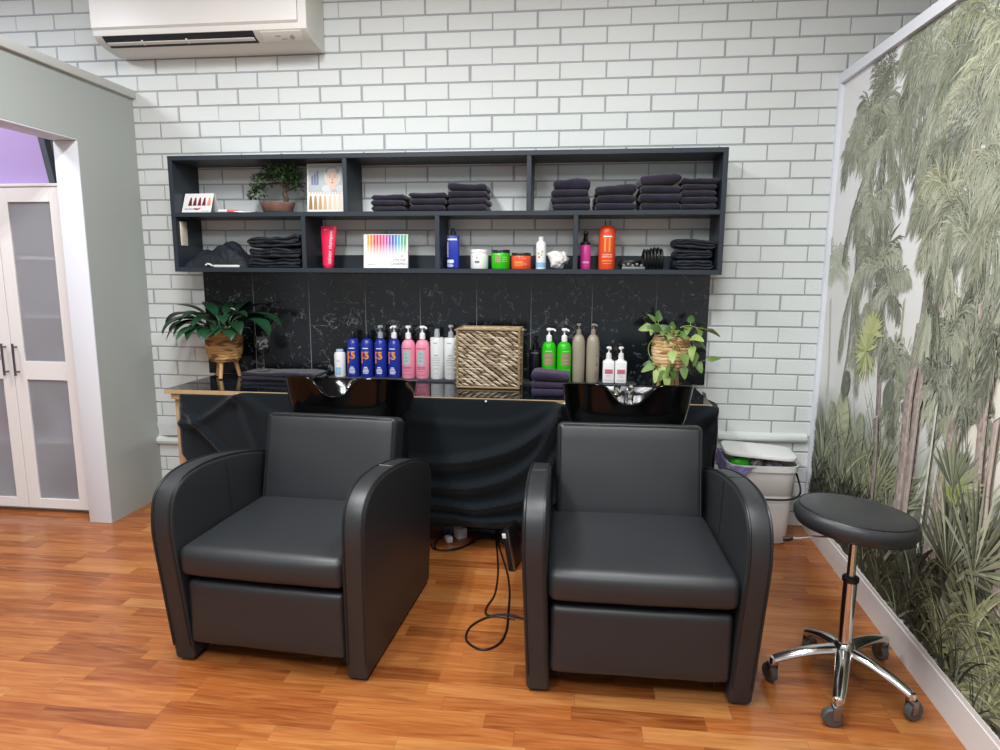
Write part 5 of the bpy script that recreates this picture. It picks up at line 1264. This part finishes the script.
# ================================================================== seen through the doorway: glazed cabinet
def cabinet():
    t = thing('glazed_cabinet', 'tall white cabinet with frosted glass doors seen through the doorway', 'cabinet', (-3.145, -.363, 0))
    cw = mat('cabinet_white', 'e2dfdd', .4); x0, x1, D, H = -.397, .395, .34, 1.838
    b = MB(); b.box(x0, x0+.018, .02, D, .02, H); b.box(x1-.018, x1, .02, D, .02, H); b.box(x0, x1, .02, D, H-.018, H); b.box(x0, x1, .02, D, .04, .06); b.box(x0, x1, D-.01, D, .02, H); b.box(x0+.01, x1-.01, .05, D, 0, .04); b.build('carcass', cw, t, 0)
    b = MB(); b.box(x0-.004, x1+.004, -.004, D, H, H+.016, .002); b.build('top_panel', cw, t)
    fr = mat('frosted_glass', 'e4e6ec', .28, trans=.8, ior=1.12)
    for s in (-1, 1):
        a, c = (.002, x1) if s > 0 else (x0, -.002)
        b = MB(); st = .072
        b.box(a, a+st, 0, .019, .028, H-.004, .001, 1); b.box(c-st, c, 0, .019, .028, H-.004, .001, 1)
        for z0, z1 in ((.028, .085), (.785, .890), (1.758, H-.004)): b.box(a+st, c-st, 0, .019, z0, z1, .001, 1)
        d = b.build('door', cw, t)
        b = MB(); b.box(a+st-.004, c-st+.004, .008, .012, .08, .79); b.box(a+st-.004, c-st+.004, .008, .012, .885, 1.76); b.build('glass_pane', fr, d, 0)
        hx = .034*s; b = MB(); b.tube([(hx, -.028, .81), (hx, -.028, .99)], .006, 10)
        for z in (.83, .97): b.tube([(hx, 0, z), (hx, -.028, z)], .005, 8)
        b.build('handle', mat('handle_steel', '6f7276', .3, metal=1), d)
    for z in (.42, 1.14, 1.46): b = MB(); b.box(x0+.018, x1-.018, .03, D-.01, z-.009, z+.009); b.build('inner_shelf', cw, t, 0)
    b = MB(); b.box(x0+.018, x1-.018, .03, D-.01, .78, .80); b.build('inner_shelf', cw, t, 0)
cabinet()
for i, (x, z, w, h, d, c, lab) in enumerate(((-2.95, .801, .20, .07, .2, '9a6fb0', 'purple bundle on the middle shelf behind the frosted cabinet door'), (-2.96, .4295, .22, .20, .2, '9ea2aa', 'pale grey carton behind the lower frosted cabinet door'), (-2.95, .061, .24, .16, .22, '4a3a3c', 'dark carton on the cabinet floor behind frosted glass'), (-3.35, .4295, .2, .15, .2, '8a3352', 'dark pink carton behind the left frosted cabinet door'))):
    b = MB(); b.box(x-w/2, x+w/2, -.26, -.26+d, z, z+h, .008, 3); tag(b.build('carton', mat('carton_'+c, c, .6)), lab, 'carton')
def lavender():
    t = thing('lavender_board', 'lavender panel with slanted dark edge standing on the white cabinet', 'board', (-3.5, -.30, 1.855))
    b = MB(); b.add([(-.5, y, z) for y in (0, .03) for z in (0, .6)]+[(.64, y, 0) for y in (0, .03)]+[(.532, y, .6) for y in (0, .03)], [(0, 1, 6, 4), (2, 5, 7, 3), (0, 4, 5, 2), (1, 3, 7, 6), (0, 2, 3, 1), (4, 6, 7, 5)]); b.build('panel', mat('lavender', 'b29bd0', .5), t, 0)
    b = MB(); b.add([(x, y, 0) for x in (.641, .676) for y in (-.006, .036)]+[(x-.108, y, .6) for x in (.641, .676) for y in (-.006, .036)], [(0, 2, 6, 4), (1, 5, 7, 3), (0, 4, 5, 1), (2, 3, 7, 6), (0, 1, 3, 2), (4, 6, 7, 5)]); b.build('slanted_edge', mat('slate_edge', '4b505b', .5), t, 0)
lavender()

# ================================================================== light
w = bpy.data.worlds.new('World'); bpy.context.scene.world = w; w.use_nodes = True
w.node_tree.nodes['Background'].inputs['Color'].default_value = (.88, .94, 1, 1); w.node_tree.nodes['Background'].inputs['Strength'].default_value = .42
def area(name, loc, rot, sx, sy, power, col=(1, 1, 1)):
    l = bpy.data.lights.new(name, 'AREA'); l.shape = 'RECTANGLE'; l.size = sx; l.size_y = sy; l.energy = power; l.color = col
    o = bpy.data.objects.new(name, l); C.objects.link(o); o.location = loc; o.rotation_euler = [R(a) for a in rot]; return o
for i, (x, y) in enumerate(((-1.3, -1.9), (.3, -1.9), (-1.3, -4.1), (.3, -4.1))):
    for d in (-.09, .09): area('ceiling_tube', (x+d, y, 3.05), (0, 0, 0), .05, 1.2, 22 if x < 0 else 15, (.97, .985, 1))
area('side_room_daylight_fill', (-3.5, -1.4, 3.05), (0, 0, 0), .6, .6, 27, (.93, .94, 1))  # added overhead area light, stands in for daylight coming from the left room
# ================================================================== camera
cam = bpy.data.cameras.new('camera'); co = bpy.data.objects.new('camera', cam); C.objects.link(co)
cam.sensor_width = 36; cam.lens = 646.93/1000*36; cam.clip_start = .05
pt, yw, rl = .1566013, .1162484, .0056849
cy, sy = math.cos(yw), math.sin(yw)
f0 = Vector((-sy, cy, 0)); r0 = Vector((cy, sy, 0)); u0 = Vector((0, 0, 1))
f = f0*math.cos(pt)-u0*math.sin(pt); u = u0*math.cos(pt)+f0*math.sin(pt)
r = r0*math.cos(rl)+u*math.sin(rl); u2 = u*math.cos(rl)-r0*math.sin(rl)
co.matrix_world = Matrix(((r.x, u2.x, -f.x, 0), (r.y, u2.y, -f.y, -3.63), (r.z, u2.z, -f.z, 1.395), (0, 0, 0, 1)))
sc = bpy.context.scene; sc.camera = co
sc.view_settings.view_transform = 'Standard'; sc.view_settings.look = 'None'; sc.view_settings.gamma = 1; sc.view_settings.use_curve_mapping = False
sc.view_settings.exposure = 0.68
